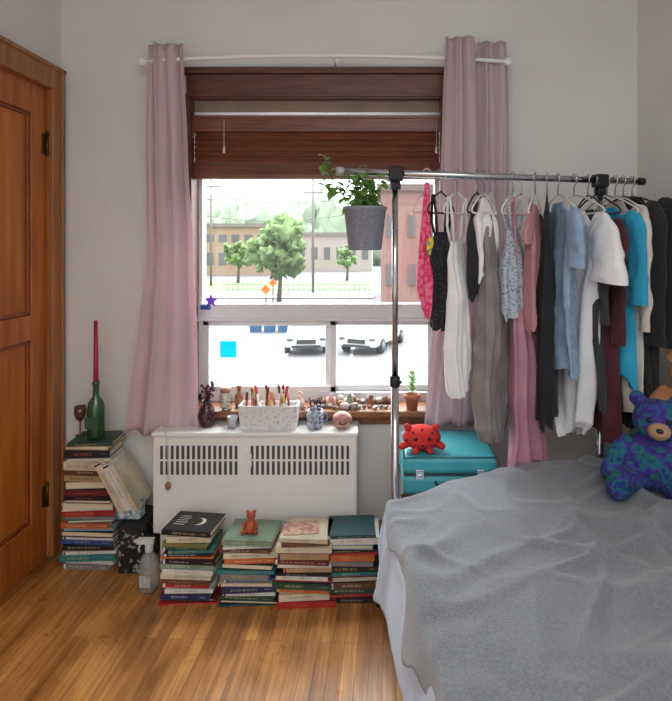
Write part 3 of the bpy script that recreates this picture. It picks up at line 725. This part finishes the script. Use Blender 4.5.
garment('scarf_top',427,rad(28),0.03,down(316,427),[(0,0.008),(0.25,0.018),(0.5,0.030),(0.78,0.042),(0.92,0.026),(1,0.005)],fab('hot_pink_print',(226,46,100),(238,116,154),scale=60,lo=0.45,hi=0.55),'hot pink halter top with yellow print at the rack end','top',th=0.012,nf=2,amp=0.006,hw=0.06,hc=2,
  extra=lambda e,b:(lambda o:setattr(o,'parent',e))(G().ball((0.004,-0.02,b-0.26),(0.02,0.006,0.035)).obj('printed_patch',mat('yellow_print',(226,190,60),(60,150,120),scale=60,lo=0.5,hi=0.55),None,loc=(0,0,0))))
garment('lace_camisole',441,rad(40),down(232,441),down(328,441),[(0,0.035),(0.25,0.052),(0.5,0.03),(0.7,0.038),(1,0.045)],fab('black_lace',(22,22,26),(60,62,72),scale=120,lo=0.55,hi=0.65),'short black lace camisole on thin straps','camisole',th=0.02,nf=3,amp=0.008,strap=0.04,hc=1,hw=0.07)
garment('camisole',457,rad(50),down(241,457),down(388,457),[(0,0.042),(0.12,0.06),(0.3,0.048),(0.45,0.05),(0.7,0.062),(0.85,0.055),(1,0.03)],fab('white_cotton',(238,237,238),(228,227,232)),'white ruched camisole on thin straps','camisole',th=0.028,nf=4,amp=0.012,strap=0.055,hc=0,hw=0.09,slant=0.03,crump=1.4)
garment('tank_top',477,rad(60),down(202,477),down(295,477),[(0,0.03),(0.15,0.05),(0.35,0.075),(0.7,0.07),(1,0.06)],fab('black_jersey',(26,26,30),(38,38,44)),'black sleeveless top between white and taupe clothes','top',th=0.018,amp=0.008,hc=1,hw=0.1)
garment('t_shirt',484,rad(54),down(198,484),down(272,484),[(0,0.02),(0.12,0.04),(0.3,0.085),(0.6,0.08),(1,0.065)],fab('white_jersey',(240,238,240),(230,228,232)),'cropped white top on a white hanger','top',th=0.032,amp=0.012,hc=0,hw=0.10,slant=0.03)
garment('dress',490,rad(66),down(215,490),down(434,490),[(0,0.045),(0.12,0.07),(0.28,0.055),(0.5,0.095),(0.75,0.11),(0.93,0.09),(1,0.05)],fab('taupe_crepe',(146,136,136),(124,114,116),scale=12),'long taupe ruched dress hanging on the rack','dress',th=0.038,nf=6,amp=0.016,hc=0,hw=0.11,slant=0.02,crump=1.8)
garment('tank_top',513,rad(52),down(228,513),down(315,513),[(0,0.05),(0.2,0.055),(0.4,0.08),(0.7,0.078),(1,0.082)],fab('grey_floral',(182,192,202),(124,138,150),scale=110,lo=0.55,hi=0.6,detail=1),'grey-blue floral sleeveless top with shoulder straps','top',th=0.028,amp=0.008,strap=0.055,hc=0,hw=0.1)
garment('skirt',522,rad(36),down(300,522),down(462,522),[(0,0.05),(0.3,0.065),(0.7,0.085),(1,0.105)],fab('mauve_satin',(198,140,160),(172,114,138),rough=0.38,scale=5),'long pink satin skirt below the floral top','skirt',th=0.03,nf=3,amp=0.016,strap=0.05,hc=2,hw=0.1,du=0.03,crump=0.4)
garment('blouse',535,rad(62),down(205,535),down(325,535),[(0,0.03),(0.12,0.06),(0.25,0.09),(0.6,0.085),(1,0.075)],fab('rose_cotton',(196,140,142),(180,124,130)),'dusty rose short-sleeved blouse','blouse',th=0.026,amp=0.012,sleeve=(0.09,0.032,0.036,0.09),hc=0,hw=0.11,slant=0.02)
garment('dress',547,rad(72),down(203,547),down(412,547),SL,fab('black_crepe',(24,24,28),(34,34,40)),'long black dress hanging on the rack','dress',th=0.026,amp=0.014,hc=1,hw=0.14,nf=4,slant=0.03)
garment('shirt',558,rad(90),down(203,558),down(372,558),SH,fab('light_denim',(154,182,208),(130,158,190),scale=30),'light blue denim shirt with short loose sleeves','shirt',th=0.028,amp=0.012,sleeve=(0.18,0.05,0.05,0.165,0.05),hc=0,slant=-0.03,crump=1.2)
garment('t_shirt',574,rad(103),down(212,574),down(432,574),[(0,0.07),(0.03,0.09),(0.10,0.165),(0.2,0.165),(0.5,0.14),(0.8,0.12),(0.95,0.10),(1,0.06)],fab('white_tee',(240,240,243),(230,230,235)),'long white t-shirt with wide loose sleeves','t-shirt',th=0.03,amp=0.014,sleeve=(0.20,0.065,0.09,0.165,0.16),hc=0,nf=3,slant=-0.03,crump=1.0)
garment('sweater',588,rad(86),down(210,588),down(396,588),SH,fab('charcoal_knit',(60,60,64),(48,48,52),bump=0.4),'charcoal knit sweater hanging on the rack','sweater',th=0.022,amp=0.012,sleeve=(0.36,0.045,0.03,0.16),hc=1)
garment('cardigan',595,rad(95),down(214,595),down(425,595),SH,fab('burgundy_knit',(90,36,48),(72,28,38),bump=0.3),'burgundy cardigan hanging on the rack','cardigan',th=0.022,amp=0.012,sleeve=(0.42,0.045,0.035,0.16),hc=1,slant=0.03)
garment('blouse',607,rad(101),down(208,607),down(372,607),SH,fab('bright_cyan',(48,172,210),(34,154,196)),'bright turquoise blue blouse with wide sleeves','blouse',th=0.026,amp=0.012,sleeve=(0.30,0.05,0.055,0.16,0.03),hc=0,slant=0.02,crump=1.0)
garment('shirt',615,rad(97),down(202,615),down(404,615),SH,fab('cream_linen',(220,212,204),(204,196,188)),'cream long-sleeved shirt hanging on the rack','shirt',th=0.022,amp=0.012,sleeve=(0.42,0.045,0.035,0.165,0.05),hc=0,crump=1.0)
garment('jacket',623,rad(98),down(200,623),down(420,623),SH,fab('black_wool',(26,26,29),(36,36,40)),'heavy black jacket near the rack end','jacket',th=0.03,amp=0.012,sleeve=(0.48,0.055,0.045,0.18),hc=1)
garment('coat',632,rad(102),down(198,632),down(430,632),SH,fab('dark_grey_wool',(36,38,42),(26,28,31)),'dark charcoal coat at the rack end','coat',th=0.035,amp=0.014,sleeve=(0.5,0.06,0.05,0.18),hc=1)
for a_,b_ in hmesh:
    bpy.data.objects.remove(a_); bpy.data.objects.remove(b_)

# ------------------------------------------------------------ side table + suitcase + plush
sx0,sx1=0.085,0.445
st=thing('side_table',(0.26,2.2,0),label='small dark wooden table under the teal suitcase',cat='table')
g=G(); g.box(sx0-0.005,sx1+0.005,2.05,2.33,0.43,0.455); g.obj('table_top',WOODD,st,bevel=0.004)
for x in (sx0+0.01,sx1-0.04):
    for y in (2.06,2.29):
        g=G(); g.box(x,x+0.03,y,y+0.03,0,0.43); g.obj('leg',WOODD,st)
su=thing('suitcase',(0.26,2.2,0.456),label='turquoise vintage suitcase with chrome latches lying flat',cat='suitcase')
TEAL=mat('teal_vinyl',(68,168,178),(56,154,166),rough=0.45,scale=6,bump=0.1,bscale=200)
ym0,ym1=2.035,2.34
g=G(); g.box(sx0,sx1,ym0,ym1,0.456,0.53); g.obj('case_base',TEAL,su,bevel=0.018)
g=G(); g.box(sx0,sx1,ym0,ym1,0.534,0.60); g.obj('case_lid',TEAL,su,bevel=0.018)
g=G(); g.box(sx0+0.004,sx1-0.004,ym0+0.004,ym1-0.004,0.526,0.538)
g.obj('rim_band',mat('dark_rim',(36,74,80)),su)
g=G()
for z in (0.462,0.594):
    q=0.008; g.tube([(sx0+q,ym0+q,z),(sx1-q,ym0+q,z),(sx1-q,ym1-q,z),(sx0+q,ym1-q,z),(sx0+q,ym0+q,z)],0.005,6)
g.obj('edge_piping',mat('teal_piping',(30,110,122)),su)
for x in (0.15,0.38):
    g=G(); g.box(x-0.016,x+0.016,ym0-0.006,ym0+0.002,0.515,0.555); g.tube([(x-0.01,ym0-0.008,0.535),(x+0.01,ym0-0.008,0.535)],0.004,8); g.obj('latch',CHROME,su,bevel=0.002)
g=G(); g.tube([(0.21,ym0,0.505),(0.215,ym0-0.022,0.503),(0.265,ym0-0.028,0.5),(0.315,ym0-0.022,0.503),(0.32,ym0,0.505)],0.006,8); g.obj('carry_handle',mat('dark_handle',(36,50,54)),su)
T=Matrix.Translation((PX(422,2.1),2.12,0.60))
cb=thing('red_plush_toy',(PX(422,2.1),2.12,0.60),label='wide round red plush toy with dark spots on the suitcase',cat='plush toy')
RED=mat('red_plush',(206,50,46),(186,38,38),scale=14,rough=0.95,bump=0.3,bscale=160)
g=G(); g.ball((0,0,0.047),(0.076,0.058,0.047),0,T,28,16,0.0,3)
for sg in (-1,1):
    g.tube([(sg*0.055,-0.02,0.03),(sg*0.076,-0.034,0.024),(sg*0.084,-0.04,0.018)],[0.016,0.014,0.010],10,0,T)
    g.tube([(sg*0.02,-0.04,0.018),(sg*0.03,-0.064,0.013),(sg*0.032,-0.07,0.011)],[0.015,0.012,0.009],10,0,T)
    g.tube([(sg*0.045,-0.005,0.072),(sg*0.058,-0.008,0.092),(sg*0.062,-0.008,0.1)],[0.016,0.012,0.007],10,0,T)
g.obj('plush_body',RED,cb)
for sg in (-1,1):
    g=G(); g.ball((sg*0.026,-0.052,0.056),(0.008,0.006,0.008),0,T,10,8); g.obj('eye',BLK,cb)
g=G()
for x,z in ((-0.035,0.075),(0.0,0.085),(0.038,0.073),(0.058,0.045),(-0.06,0.045),(0.0,0.03)): g.ball((x,-0.058*math.sqrt(max(0.03,1-(x/0.076)**2-((z-0.047)/0.047)**2)),z),(0.006,0.003,0.006),0,T,8,6)
g.obj('spot',mat('dark_maroon_spots',(90,16,24),rough=0.9),cb)

# ------------------------------------------------------------ bed
def yF(x):
    pr=[(-0.1,1.66),(0.06,1.72),(0.25,1.86),(0.44,1.955),(0.7,2.03),(0.9,2.06),(1.2,2.08)]
    if x<=pr[0][0]: return pr[0][1]
    for i in range(len(pr)-1):
        if x<=pr[i+1][0]:
            a,b=pr[i],pr[i+1]; return a[1]+(b[1]-a[1])*(x-a[0])/(b[0]-a[0])
    return pr[-1][1]
def XL(y): return 0.04+(1.73-y)*0.13
def XRt(y): return 1.155+(2.52-y)*0.0704
bed=thing('bed',(0.65,1.0,0),label='low bed with mattress under a grey blanket',cat='bed')
def prism(g,inset,z0,z1,near=-0.35):
    out=[]
    for i in range(12):
        x=0.04+inset+(1.16-0.04-2*inset)*i/11; out.append((x,yF(x)-inset))
    out.append((XRt(near)-inset,near)); out.append((XL(near)+inset,near))
    n=len(out)
    vs=[(x,y,z0) for x,y in out]+[(x,y,z1) for x,y in out]
    fs=[tuple(range(n)),tuple(range(2*n-1,n-1,-1))]+[(i,n+i,n+(i+1)%n,(i+1)%n) for i in range(n)]
    g.add(vs,fs,0,False)
g=G(); prism(g,0.02,0.32,0.562); g.obj('mattress',mat('mattress_white',(222,226,236),(212,216,228),rough=0.9),bed,bevel=0.03)
g=G(); prism(g,0.05,0.2,0.318); g.obj('bed_frame',mat('dark_bed_frame',(60,44,36),rough=0.5),bed)
for x,y in ((0.16,1.60),(1.08,1.97),(1.2,0.0),(0.36,0.0)):
    g=G(); g.tube([(x,y,0),(x,y,0.21)],[0.02,0.028],10); g.obj('leg',WOODD,bed)

def drape(name,z_top,hang_l,hang_f,m,label,cat,seed,fold,out,near=-0.35,flare=0.0,NX=220,NY=380,parent=None,hemvar=0.0,wobk=1.0,pleat=0.0):
    g=G(); vs=[];fs=[]
    Wd=1.1; Lq=2.4
    ps=[-hang_l+(Wd+hang_l)*i/NX for i in range(NX+1)]
    qs=[-hang_f+(Lq+hang_f)*i/NY for i in range(NY+1)]
    rc=0.03
    def drop(d_):
        if d_<=0: return 0,0
        a=min(d_/rc,pi/2); return rc*math.sin(a)+out, rc*(1-math.cos(a))+max(0,d_-rc*pi/2)
    for q in qs:
        for p in ps:
            pp=p
            if hemvar and p<0: pp=p*(1+hemvar*math.sin(q*5+seed)+hemvar*0.7*math.sin(q*13+1)+hemvar*0.8*noise.noise(Vector((q*9,seed,1))))
            dp=max(0,-pp); dq=max(0,-q)
            yy=yF(0.03)-max(q,0); 
            x0=XL(yy); t=max(pp,0)/Wd
            y0=yF(x0+t*1.1)-max(q,0); y0=max(y0,near)
            x0=XL(y0); x1=XRt(y0)-0.01
            x=x0+(x1-x0)*t
            ox,zx=drop(dp); oy,zy=drop(dq)
            dd=max(zx,zy)
            wob=wobk*(0.014*math.sin(q*17+seed)+0.014*noise.noise(Vector((q*7,seed,0))))
            if pleat: wob+=pleat*ridged(Vector((q*5+dp*1.5,dp*2,seed)))-pleat*0.3
            wobf=0.010*math.sin(pp*19+seed)
            k_=min(1,dd/0.12)
            if dp>0: x-=ox*0.6+wob*k_+flare*zx
            if dq>0: y0+=oy*0.5+wobf*k_+flare*0.3*zy
            f=fold*(0.45*noise.noise(Vector((x*2.2+seed,y0*2.6,seed)))+0.5*noise.noise(Vector((x*6,y0*6,seed))))
            def rg(ax,ay,rot,s9,k9,w9):
                cx_=x*math.cos(rot)-y0*math.sin(rot); cy_=x*math.sin(rot)+y0*math.cos(rot)
                wx=cx_+0.10*noise.noise(Vector((x*3,y0*3,s9))); wy=cy_+0.10*noise.noise(Vector((x*3,y0*3,s9+4)))
                v9=abs(noise.noise(Vector((wx*ax,wy*ay,s9))))*w9
                msk=max(0,min(1,0.6+2.2*noise.noise(Vector((x*2,y0*2,s9+20)))))
                return k9*math.exp(-v9*v9)*msk
            f+=fold*(rg(1.2,4.2,0.5,seed+7,1.3,8)+rg(1.3,5.0,-0.5,seed+17,1.0,8)+rg(4.5,1.6,0.2,seed+27,0.8,8)+rg(7,5,0.8,seed+31,0.3,7))
            z=z_top+f*(1-min(1,dd/0.1))-dd
            vs.append((x,y0,z))
    W=NX+1
    for j_ in range(NY):
        for i in range(NX):
            fs.append((j_*W+i,(j_+1)*W+i,(j_+1)*W+i+1,j_*W+i+1))
    g.add(vs,fs)
    o=g.obj(name,m,parent,label=label,cat=cat); o.modifiers.new('s','SOLIDIFY').thickness=0.004
    return o
drape('bed_sheet',0.569,0.27,0.2,mat('pale_blue_sheet',(196,212,234),(188,204,228),scale=3,rough=0.9,sheen=0.1),'pale blue sheet hanging down the bed side','bed sheet',2.0,0.001,0.004,flare=0.13,hemvar=0.05,wobk=0.4,pleat=0.018,NX=120,NY=240)
BLK_G=mat('grey_wool_blanket',(128,132,139),(112,116,124),scale=150,rough=0.95,bump=0.35,bscale=340,sheen=0.35,detail=8,lo=0.36,hi=0.64)
drape('blanket',0.581,0.08,0.12,BLK_G,'soft grey wool blanket spread over the bed','blanket',5.0,0.019,0.012,flare=0.12,hemvar=0.45,wobk=1.0)

# ------------------------------------------------------------ pillow & plush bears
g=G(); vs=[];fs=[]; NP=24
px0,px1,py0,py1=0.93,1.195,1.88,2.06
for side in (0,1):
    for j_ in range(NP+1):
        for i in range(NP+1):
            u=i/NP*2-1; v_=j_/NP*2-1
            hgt=0.07*((1-u**4)*(1-v_**4))**0.5
            k9=1-0.06*(u*u*v_*v_)
            vs.append(((px0+px1)/2+(px1-px0)/2*u*k9,(py0+py1)/2+(py1-py0)/2*v_*k9,0.672+(hgt if side else -hgt)))
W=NP+1
for side in (0,1):
    o9=side*W*W
    for j_ in range(NP):
        for i in range(NP):
            q=(o9+j_*W+i,o9+j_*W+i+1,o9+(j_+1)*W+i+1,o9+(j_+1)*W+i)
            fs.append(q if side else q[::-1])
g.add(vs,fs); g.obj('pillow',mat('grey_pillow',(150,153,160),(140,143,150),rough=0.9,bump=0.1),label='small grey pillow under the tan plush bear',cat='pillow')
def bear(loc,rz,s_,m,m2,label,name='teddy_bear'):
    e=thing(name,loc,label=label,cat='plush toy',rot=(0,0,rz))
    def K(g,nm,mm,rem=False):
        g.v=[p*s_ for p in g.v]
        o=g.obj(nm,mm,None,loc=(0,0,0)); o.parent=e
        if rem:
            md=o.modifiers.new('r','REMESH'); md.mode='VOXEL'; md.voxel_size=0.006*s_*1.0; md.use_smooth_shade=True
            md=o.modifiers.new('sm','SMOOTH'); md.iterations=4
    hx=0.018
    g=G(); g.ball((0,0,0.08),(0.085,0.07,0.082)); g.ball((hx,-0.02,0.205),(0.068,0.06,0.060))
    for sg in (-1,1):
        g.ball((hx+sg*0.052,-0.01,0.260),(0.024,0.014,0.024)); 
        g.tube([(sg*0.05,-0.01,0.135),(sg*0.09,-0.04,0.10),(sg*0.105,-0.07,0.06)],[0.03,0.029,0.028],12); g.ball((sg*0.105,-0.07,0.06),0.03)
        g.tube([(sg*0.045,-0.03,0.035),(sg*0.075,-0.09,0.034),(sg*0.085,-0.12,0.036)],[0.036,0.034,0.034],12); g.ball((sg*0.087,-0.125,0.042),(0.034,0.024,0.042))
    K(g,'plush_body',m,True)
    g=G(); g.ball((hx,-0.075,0.19),(0.03,0.026,0.024)); K(g,'muzzle',m2)
    g=G(); g.ball((hx,-0.10,0.198),(0.01,0.007,0.007)); K(g,'nose',BLK)
    for sg in (-1,1):
        g=G(); g.ball((hx+sg*0.024,-0.075,0.218),0.007); K(g,'eye',BLK)
        g=G(); g.ball((sg*0.087,-0.144,0.042),(0.024,0.008,0.03)); K(g,'foot_pad',m if m2 is TANM else m2)
    return e
TIE=mat('tie_dye_plush',(24,50,124),(24,98,88),scale=22,rough=0.95,bump=0.5,bscale=90)
nt=TIE.node_tree; rp=[n for n in nt.nodes if n.type=='VALTORGB'][0]
for pos,c in ((0.42,(34,112,88)),(0.47,(28,76,156)),(0.52,(82,40,120)),(0.56,(22,44,116)),(0.60,(60,60,130))):
    el=rp.color_ramp.elements.new(pos); el.color=lin(c)
TAN=mat('tan_plush',(186,134,96),(164,112,76),scale=14,rough=0.95,bump=0.4,bscale=90)
TANM=mat('tan_muzzle',(184,146,112),(166,128,96),rough=0.95,bump=0.3)
CRM=mat('cream_plush',(206,176,140),(190,160,124),rough=0.95,bump=0.3)
bear((0.90,1.80,0.59),-0.40,1.15,TIE,TANM,'tie-dyed blue, green and purple plush bear slumped on the bed')
bear((1.10,1.965,0.735),-0.35,1.0,TAN,CRM,'large tan plush bear propped on a pillow')

# ------------------------------------------------------------ outdoors
GZ=-3.0
def OX(px,d): return (px-380)*d/540
def om(n,c,c2=None,**k): 
    k.setdefault('rough',0.9); f_=k.pop('f',0.72)
    c=tuple(v*f_ for v in c); c2=tuple(v*f_ for v in c2) if c2 else None
    return mat(n,c,c2,**k)
g=G(); g.box(-70,60,3.5,140,GZ-0.2,GZ); g.obj('ground',om('asphalt',(146,147,151),(136,137,142),scale=0.5),kind='structure',label='pale grey asphalt parking lot and road outside')
g=G(); g.box(-40,-0.5,52,66,GZ,GZ+0.03); g.obj('lawn',om('lawn_green',(128,170,96),(112,154,82),scale=2),label='green lawn strip in front of distant buildings',cat='lawn')
g=G(); g.box(-40,-0.5,44,46,GZ,GZ+0.12); g.obj('sidewalk',om('concrete',(200,198,192),f=0.8),label='pale concrete sidewalk beyond the parking lot',cat='sidewalk')
for i in range(6):
    x=-9+i*2.6; g=G(); g.box(x,x+0.12,18,23.5,GZ,GZ+0.01); g.obj('parking_line',om('line_paint',(235,235,235),f=0.85),label='white painted parking bay line on asphalt',cat='road marking',group='parking bay lines')
def building(name,x0,x1,y0,y1,zt,m,mw,label,rows,n,hw,roof):
    e=thing(name,((x0+x1)/2,(y0+y1)/2,GZ),label=label,cat='building')
    g=G(); g.box(x0,x1,y0,y1,GZ,zt); g.obj('building_wall',m,e)
    g=G(); g.box(x0-0.3,x1+0.3,y0-0.3,y1+0.3,zt,zt+0.5); g.obj('roof_edge',roof,e)
    g=G()
    for z0,z1 in rows:
        for i in range(n):
            xa=x0+(x1-x0)*(i+0.2)/n; g.box(xa,xa+(x1-x0)/n*hw,y0-0.06,y0+0.02,z0,z1)
    g.obj('window_panes',mw,e)
DW=om('dark_window_glass',(146,150,156),rough=0.6)
building('school_building',OX(190,78),OX(294,78),78,84,4.0,om('tan_brick',(218,190,162),(206,178,150),scale=3,f=0.8),DW,'long low tan brick building across the road',[(-1.5,0.3),(1.8,2.9)],8,0.6,om('grey_roof',(190,182,174)))
building('white_building',OX(296,90),OX(372,90),90,98,3.0,om('white_siding',(214,206,196),f=0.84),DW,'low pale building across the road',[(-1,1)],6,0.5,om('grey_roof',(190,182,174)))
building('brick_building',OX(381,40),OX(470,40),40,50,5.4,om('mauve_brick',(204,158,148),(192,146,136),scale=8,f=0.8),om('brick_window',(170,156,156)),'pale reddish brick building beside the parking lot',[(-1.6,0.0),(2.0,3.6)],4,0.35,om('brown_roof',(170,146,140)))
def tree(x,y,h,r_,zc_,label,seed,n=16):
    random.seed(seed)
    e=thing('tree',(x,y,GZ),label=label,cat='tree')
    g=G(); g.tube([(x,y,GZ),(x+0.1,y,GZ+h*0.3),(x,y,zc_)],[0.2,0.15,0.08],8)
    for k_ in range(4):
        a=k_*1.6; g.tube([(x,y,GZ+h*0.35),(x+r_*0.5*math.cos(a),y+r_*0.5*math.sin(a),zc_)],[0.09,0.03],6)
    g.obj('trunk',om('bark',(150,138,124)),e)
    g=G()
    for i in range(n):
        a=R(0,6.28); q=R(0,0.8)*r_; zz=zc_+R(-0.8,0.95)*r_*(1-0.4*q/r_)
        g.ball((x+q*math.cos(a),y+q*math.sin(a),zz),r_*R(0.10,0.24),0,None,12,8,1.5,4)
    g.obj('tree_crown',om('tree_leaves',(180,212,146),(150,190,120),scale=4,transl=0.35,f=0.82),e)
tree(OX(279,42),42,6,2.5,1.0,'leafy pale green street tree by the parking lot',1,110)
tree(OX(238,62),62,6,1.6,0.2,'small green tree near the road',2,40)
tree(OX(347,66.5),66.5,5,1.4,0.0,'small round green tree in front of the pale building',5,34)
g=G(); random.seed(5)
for i in range(90):
    x=-62+i*1.0; g.ball((x,118+R(-3,3),GZ+R(2,7)),(R(3,5),R(3,4),R(5,8)),0,None,12,8,0.8,3)
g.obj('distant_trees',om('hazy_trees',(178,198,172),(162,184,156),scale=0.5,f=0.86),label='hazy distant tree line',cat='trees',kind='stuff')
for px,d in ((313,50),(211,58)):
    x=OX(px,d); e=thing('utility_pole',(x,d,GZ),label='tall grey wooden utility pole by the road',cat='utility pole',group='utility poles')
    g=G(); g.tube([(x,d,GZ),(x,d,8.5)],[0.14,0.10],10); g.obj('pole',om('pole_grey',(170,166,162)),e)
    g=G(); g.box(x-1.2,x+1.2,d-0.08,d+0.08,7.6,7.75); g.box(x-0.9,x+0.9,d-0.08,d+0.08,6.2,6.32); g.obj('crossarm',om('pole_grey',(170,166,162)),e)
for i,(z0,z1) in enumerate(((6.9,6.3),(4.6,4.9))):
    g=G(); pts=[]
    for k_ in range(13):
        t=k_/12; pts.append((OX(190,55)+(OX(374,48)-OX(190,55))*t,55-2*t,z0+(z1-z0)*t-1.0*math.sin(pi*t)))
    g.tube(pts,0.03,5); g.obj('power_line',om('cable',(150,150,152)),label='sagging grey overhead power line',cat='cable',group='power lines')
def car(x,y,rz,cm,label,sc_=0.95):
    e=thing('car',(x,y,GZ),label=label,cat='car',rot=(0,0,rz)); e.scale=(sc_,)*3
    prof=[(-2.1,0.35),(-2.12,0.62),(-2.0,0.78),(-1.1,0.95),(-0.55,1.0),(1.7,1.02),(2.05,0.95),(2.1,0.6),(2.05,0.35)]
    g=G(); n=len(prof); vs=[]
    for sx in (-0.875,0.875):
        for yy,zz in prof: vs.append((sx*(1-0.06*(zz>0.9)),yy,zz))
    fs=[tuple(range(n))[::-1],tuple(range(n,2*n))]+[(i,(i+1)%n,n+(i+1)%n,n+i) for i in range(n)]
    g.add(vs,fs,0,False); o=g.obj('car_body',cm,None,loc=(0,0,0),bevel=0.07); o.parent=e
    g=G(); vs=[(-0.8,-1.0,0.96),(0.8,-1.0,0.96),(0.8,1.85,1.0),(-0.8,1.85,1.0),(-0.6,-0.25,1.42),(0.6,-0.25,1.42),(0.6,1.2,1.42),(-0.6,1.2,1.42)]
    g.add(vs,[(0,1,5,4),(1,2,6,5),(2,3,7,6),(3,0,4,7)],0,False); o=g.obj('car_windows',om('car_glass',(100,108,120),rough=0.4),None,loc=(0,0,0)); o.parent=e
    g=G(); g.box(-0.61,0.61,-0.26,1.21,1.41,1.47); 
    for a,b_ in ((0,4),(1,5),(2,6),(3,7)): g.tube([vs[a],vs[b_]],0.04,6)
    o=g.obj('car_roof',cm,None,loc=(0,0,0),bevel=0.02); o.parent=e
    for sx in (-0.8,0.8):
        for yy in (-1.3,1.3):
            g=G(); g.tube([(sx-0.11,yy,0.32),(sx+0.11,yy,0.32)],0.32,18); g.tube([(sx-0.12,yy,0.32),(sx+0.12,yy,0.32)],0.18,12,1); o=g.obj('wheel',[om('tyre',(70,70,72)),om('hub',(150,150,155))],None,loc=(0,0,0)); o.parent=e
        g=G(); g.ball((sx*0.85,-2.05,0.68),(0.17,0.08,0.09)); o=g.obj('headlight',om('headlight_lens',(130,136,144),rough=0.1),None,loc=(0,0,0)); o.parent=e
    g=G(); g.box(-0.4,0.4,-2.14,-2.08,0.5,0.68); g.box(-0.6,0.6,-2.13,-2.05,0.34,0.44); o=g.obj('grille',om('grille_dark',(84,86,90)),None,loc=(0,0,0)); o.parent=e
    return e
WC=om('white_car_paint',(226,228,232),rough=0.4,f=0.95); 
car(OX(307,23.4),23.4,0.12,WC,'white hatchback parked facing the house')
car(OX(374,23.2),23.4,-0.35,WC,'white sedan parked at an angle in the lot')
for i,px in enumerate((256,270,284)):
    x=OX(px,27.5); e=thing('recycling_bin',(x,27.5,GZ),label='blue plastic wheeled recycling bin in the lot',cat='bin',group='blue bins in the parking lot')
    g=G(); g.add([(x-.24,27.2,GZ),(x+.24,27.2,GZ),(x+.24,27.7,GZ),(x-.24,27.7,GZ),(x-.28,27.15,GZ+.8),(x+.28,27.15,GZ+.8),(x+.28,27.8,GZ+.8),(x-.28,27.8,GZ+.8)],[(0,3,2,1),(4,5,6,7),(0,1,5,4),(1,2,6,5),(2,3,7,6),(3,0,4,7)],0,False); g.obj('bin_body',om('bin_blue',(70,140,200)),e)
    g=G(); g.box(x-.3,x+.3,27.1,27.85,GZ+.8,GZ+.87); g.obj('bin_lid',om('bin_lid_blue',(50,110,180)),e,bevel=0.02)
for px,d in ((266,34),(273,40)):
    x=OX(px,d); e=thing('construction_sign',(x,d,GZ),label='orange diamond construction sign on a post',cat='road sign',group='orange construction signs')
    g=G(); g.tube([(x,d,GZ),(x,d,GZ+2.0)],0.05,6); g.obj('sign_post',om('post_grey',(160,160,160)),e)
    g=G(); g.box(-0.22,0.22,-0.02,0.02,-0.22,0.22,0,Matrix.Translation((x,d-0.08,GZ+1.6))@Matrix.Rotation(pi/4,4,'Y')); g.obj('sign_plate',om('sign_orange',(240,124,40),f=0.9),e)
g=G()
for i in range(30):
    x=-14+i*0.45; g.box(x,x+0.04,48,48.05,GZ,GZ+0.9)
g.box(-14,-0.9,48,48.05,GZ+0.85,GZ+0.9); g.box(-14,-0.9,48,48.05,GZ+0.45,GZ+0.5)
g.obj('metal_fence',om('fence_grey',(176,178,180)),label='pale grey metal fence along the lawn',cat='fence')

# ------------------------------------------------------------ world & light
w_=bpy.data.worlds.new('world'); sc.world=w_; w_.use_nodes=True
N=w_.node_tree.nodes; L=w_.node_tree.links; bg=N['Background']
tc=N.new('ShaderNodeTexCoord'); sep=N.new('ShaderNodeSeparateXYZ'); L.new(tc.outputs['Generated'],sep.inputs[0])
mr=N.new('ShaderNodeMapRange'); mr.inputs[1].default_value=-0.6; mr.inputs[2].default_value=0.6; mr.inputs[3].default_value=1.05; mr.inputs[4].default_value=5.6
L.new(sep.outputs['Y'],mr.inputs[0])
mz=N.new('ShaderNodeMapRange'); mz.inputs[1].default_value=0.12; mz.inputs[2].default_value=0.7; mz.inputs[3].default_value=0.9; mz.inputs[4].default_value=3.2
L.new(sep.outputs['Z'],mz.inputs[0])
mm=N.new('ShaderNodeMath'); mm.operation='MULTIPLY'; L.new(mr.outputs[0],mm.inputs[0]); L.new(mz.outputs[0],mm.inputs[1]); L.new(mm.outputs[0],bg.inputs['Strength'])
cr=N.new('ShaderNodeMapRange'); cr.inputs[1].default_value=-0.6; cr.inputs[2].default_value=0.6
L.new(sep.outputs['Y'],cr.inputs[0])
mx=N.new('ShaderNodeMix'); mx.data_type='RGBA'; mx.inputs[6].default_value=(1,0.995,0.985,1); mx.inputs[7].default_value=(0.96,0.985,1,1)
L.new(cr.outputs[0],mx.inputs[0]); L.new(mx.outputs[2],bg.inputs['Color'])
la=bpy.data.lights.new('room_fill_light','AREA'); la.shape='DISK'; la.size=1.6; la.energy=28; la.color=(1,0.985,0.965)  # fill light added overhead to brighten the room, not a fixture
lo=bpy.data.objects.new('room_fill_light',la); lo.location=(0.1,-0.1,2.56); lo.rotation_euler=(math.radians(26),0,0); sc.collection.objects.link(lo)

# camera
cam=bpy.data.cameras.new('camera'); co=bpy.data.objects.new('camera',cam); sc.collection.objects.link(co)
co.location=(0,0,1.4); co.rotation_euler=(pi/2,0,0)
cam.sensor_fit='HORIZONTAL'; cam.sensor_width=36; cam.lens=540/672*36
cam.shift_x=-44/672; cam.shift_y=-105.5/672; cam.clip_start=0.02; cam.clip_end=500
sc.camera=co
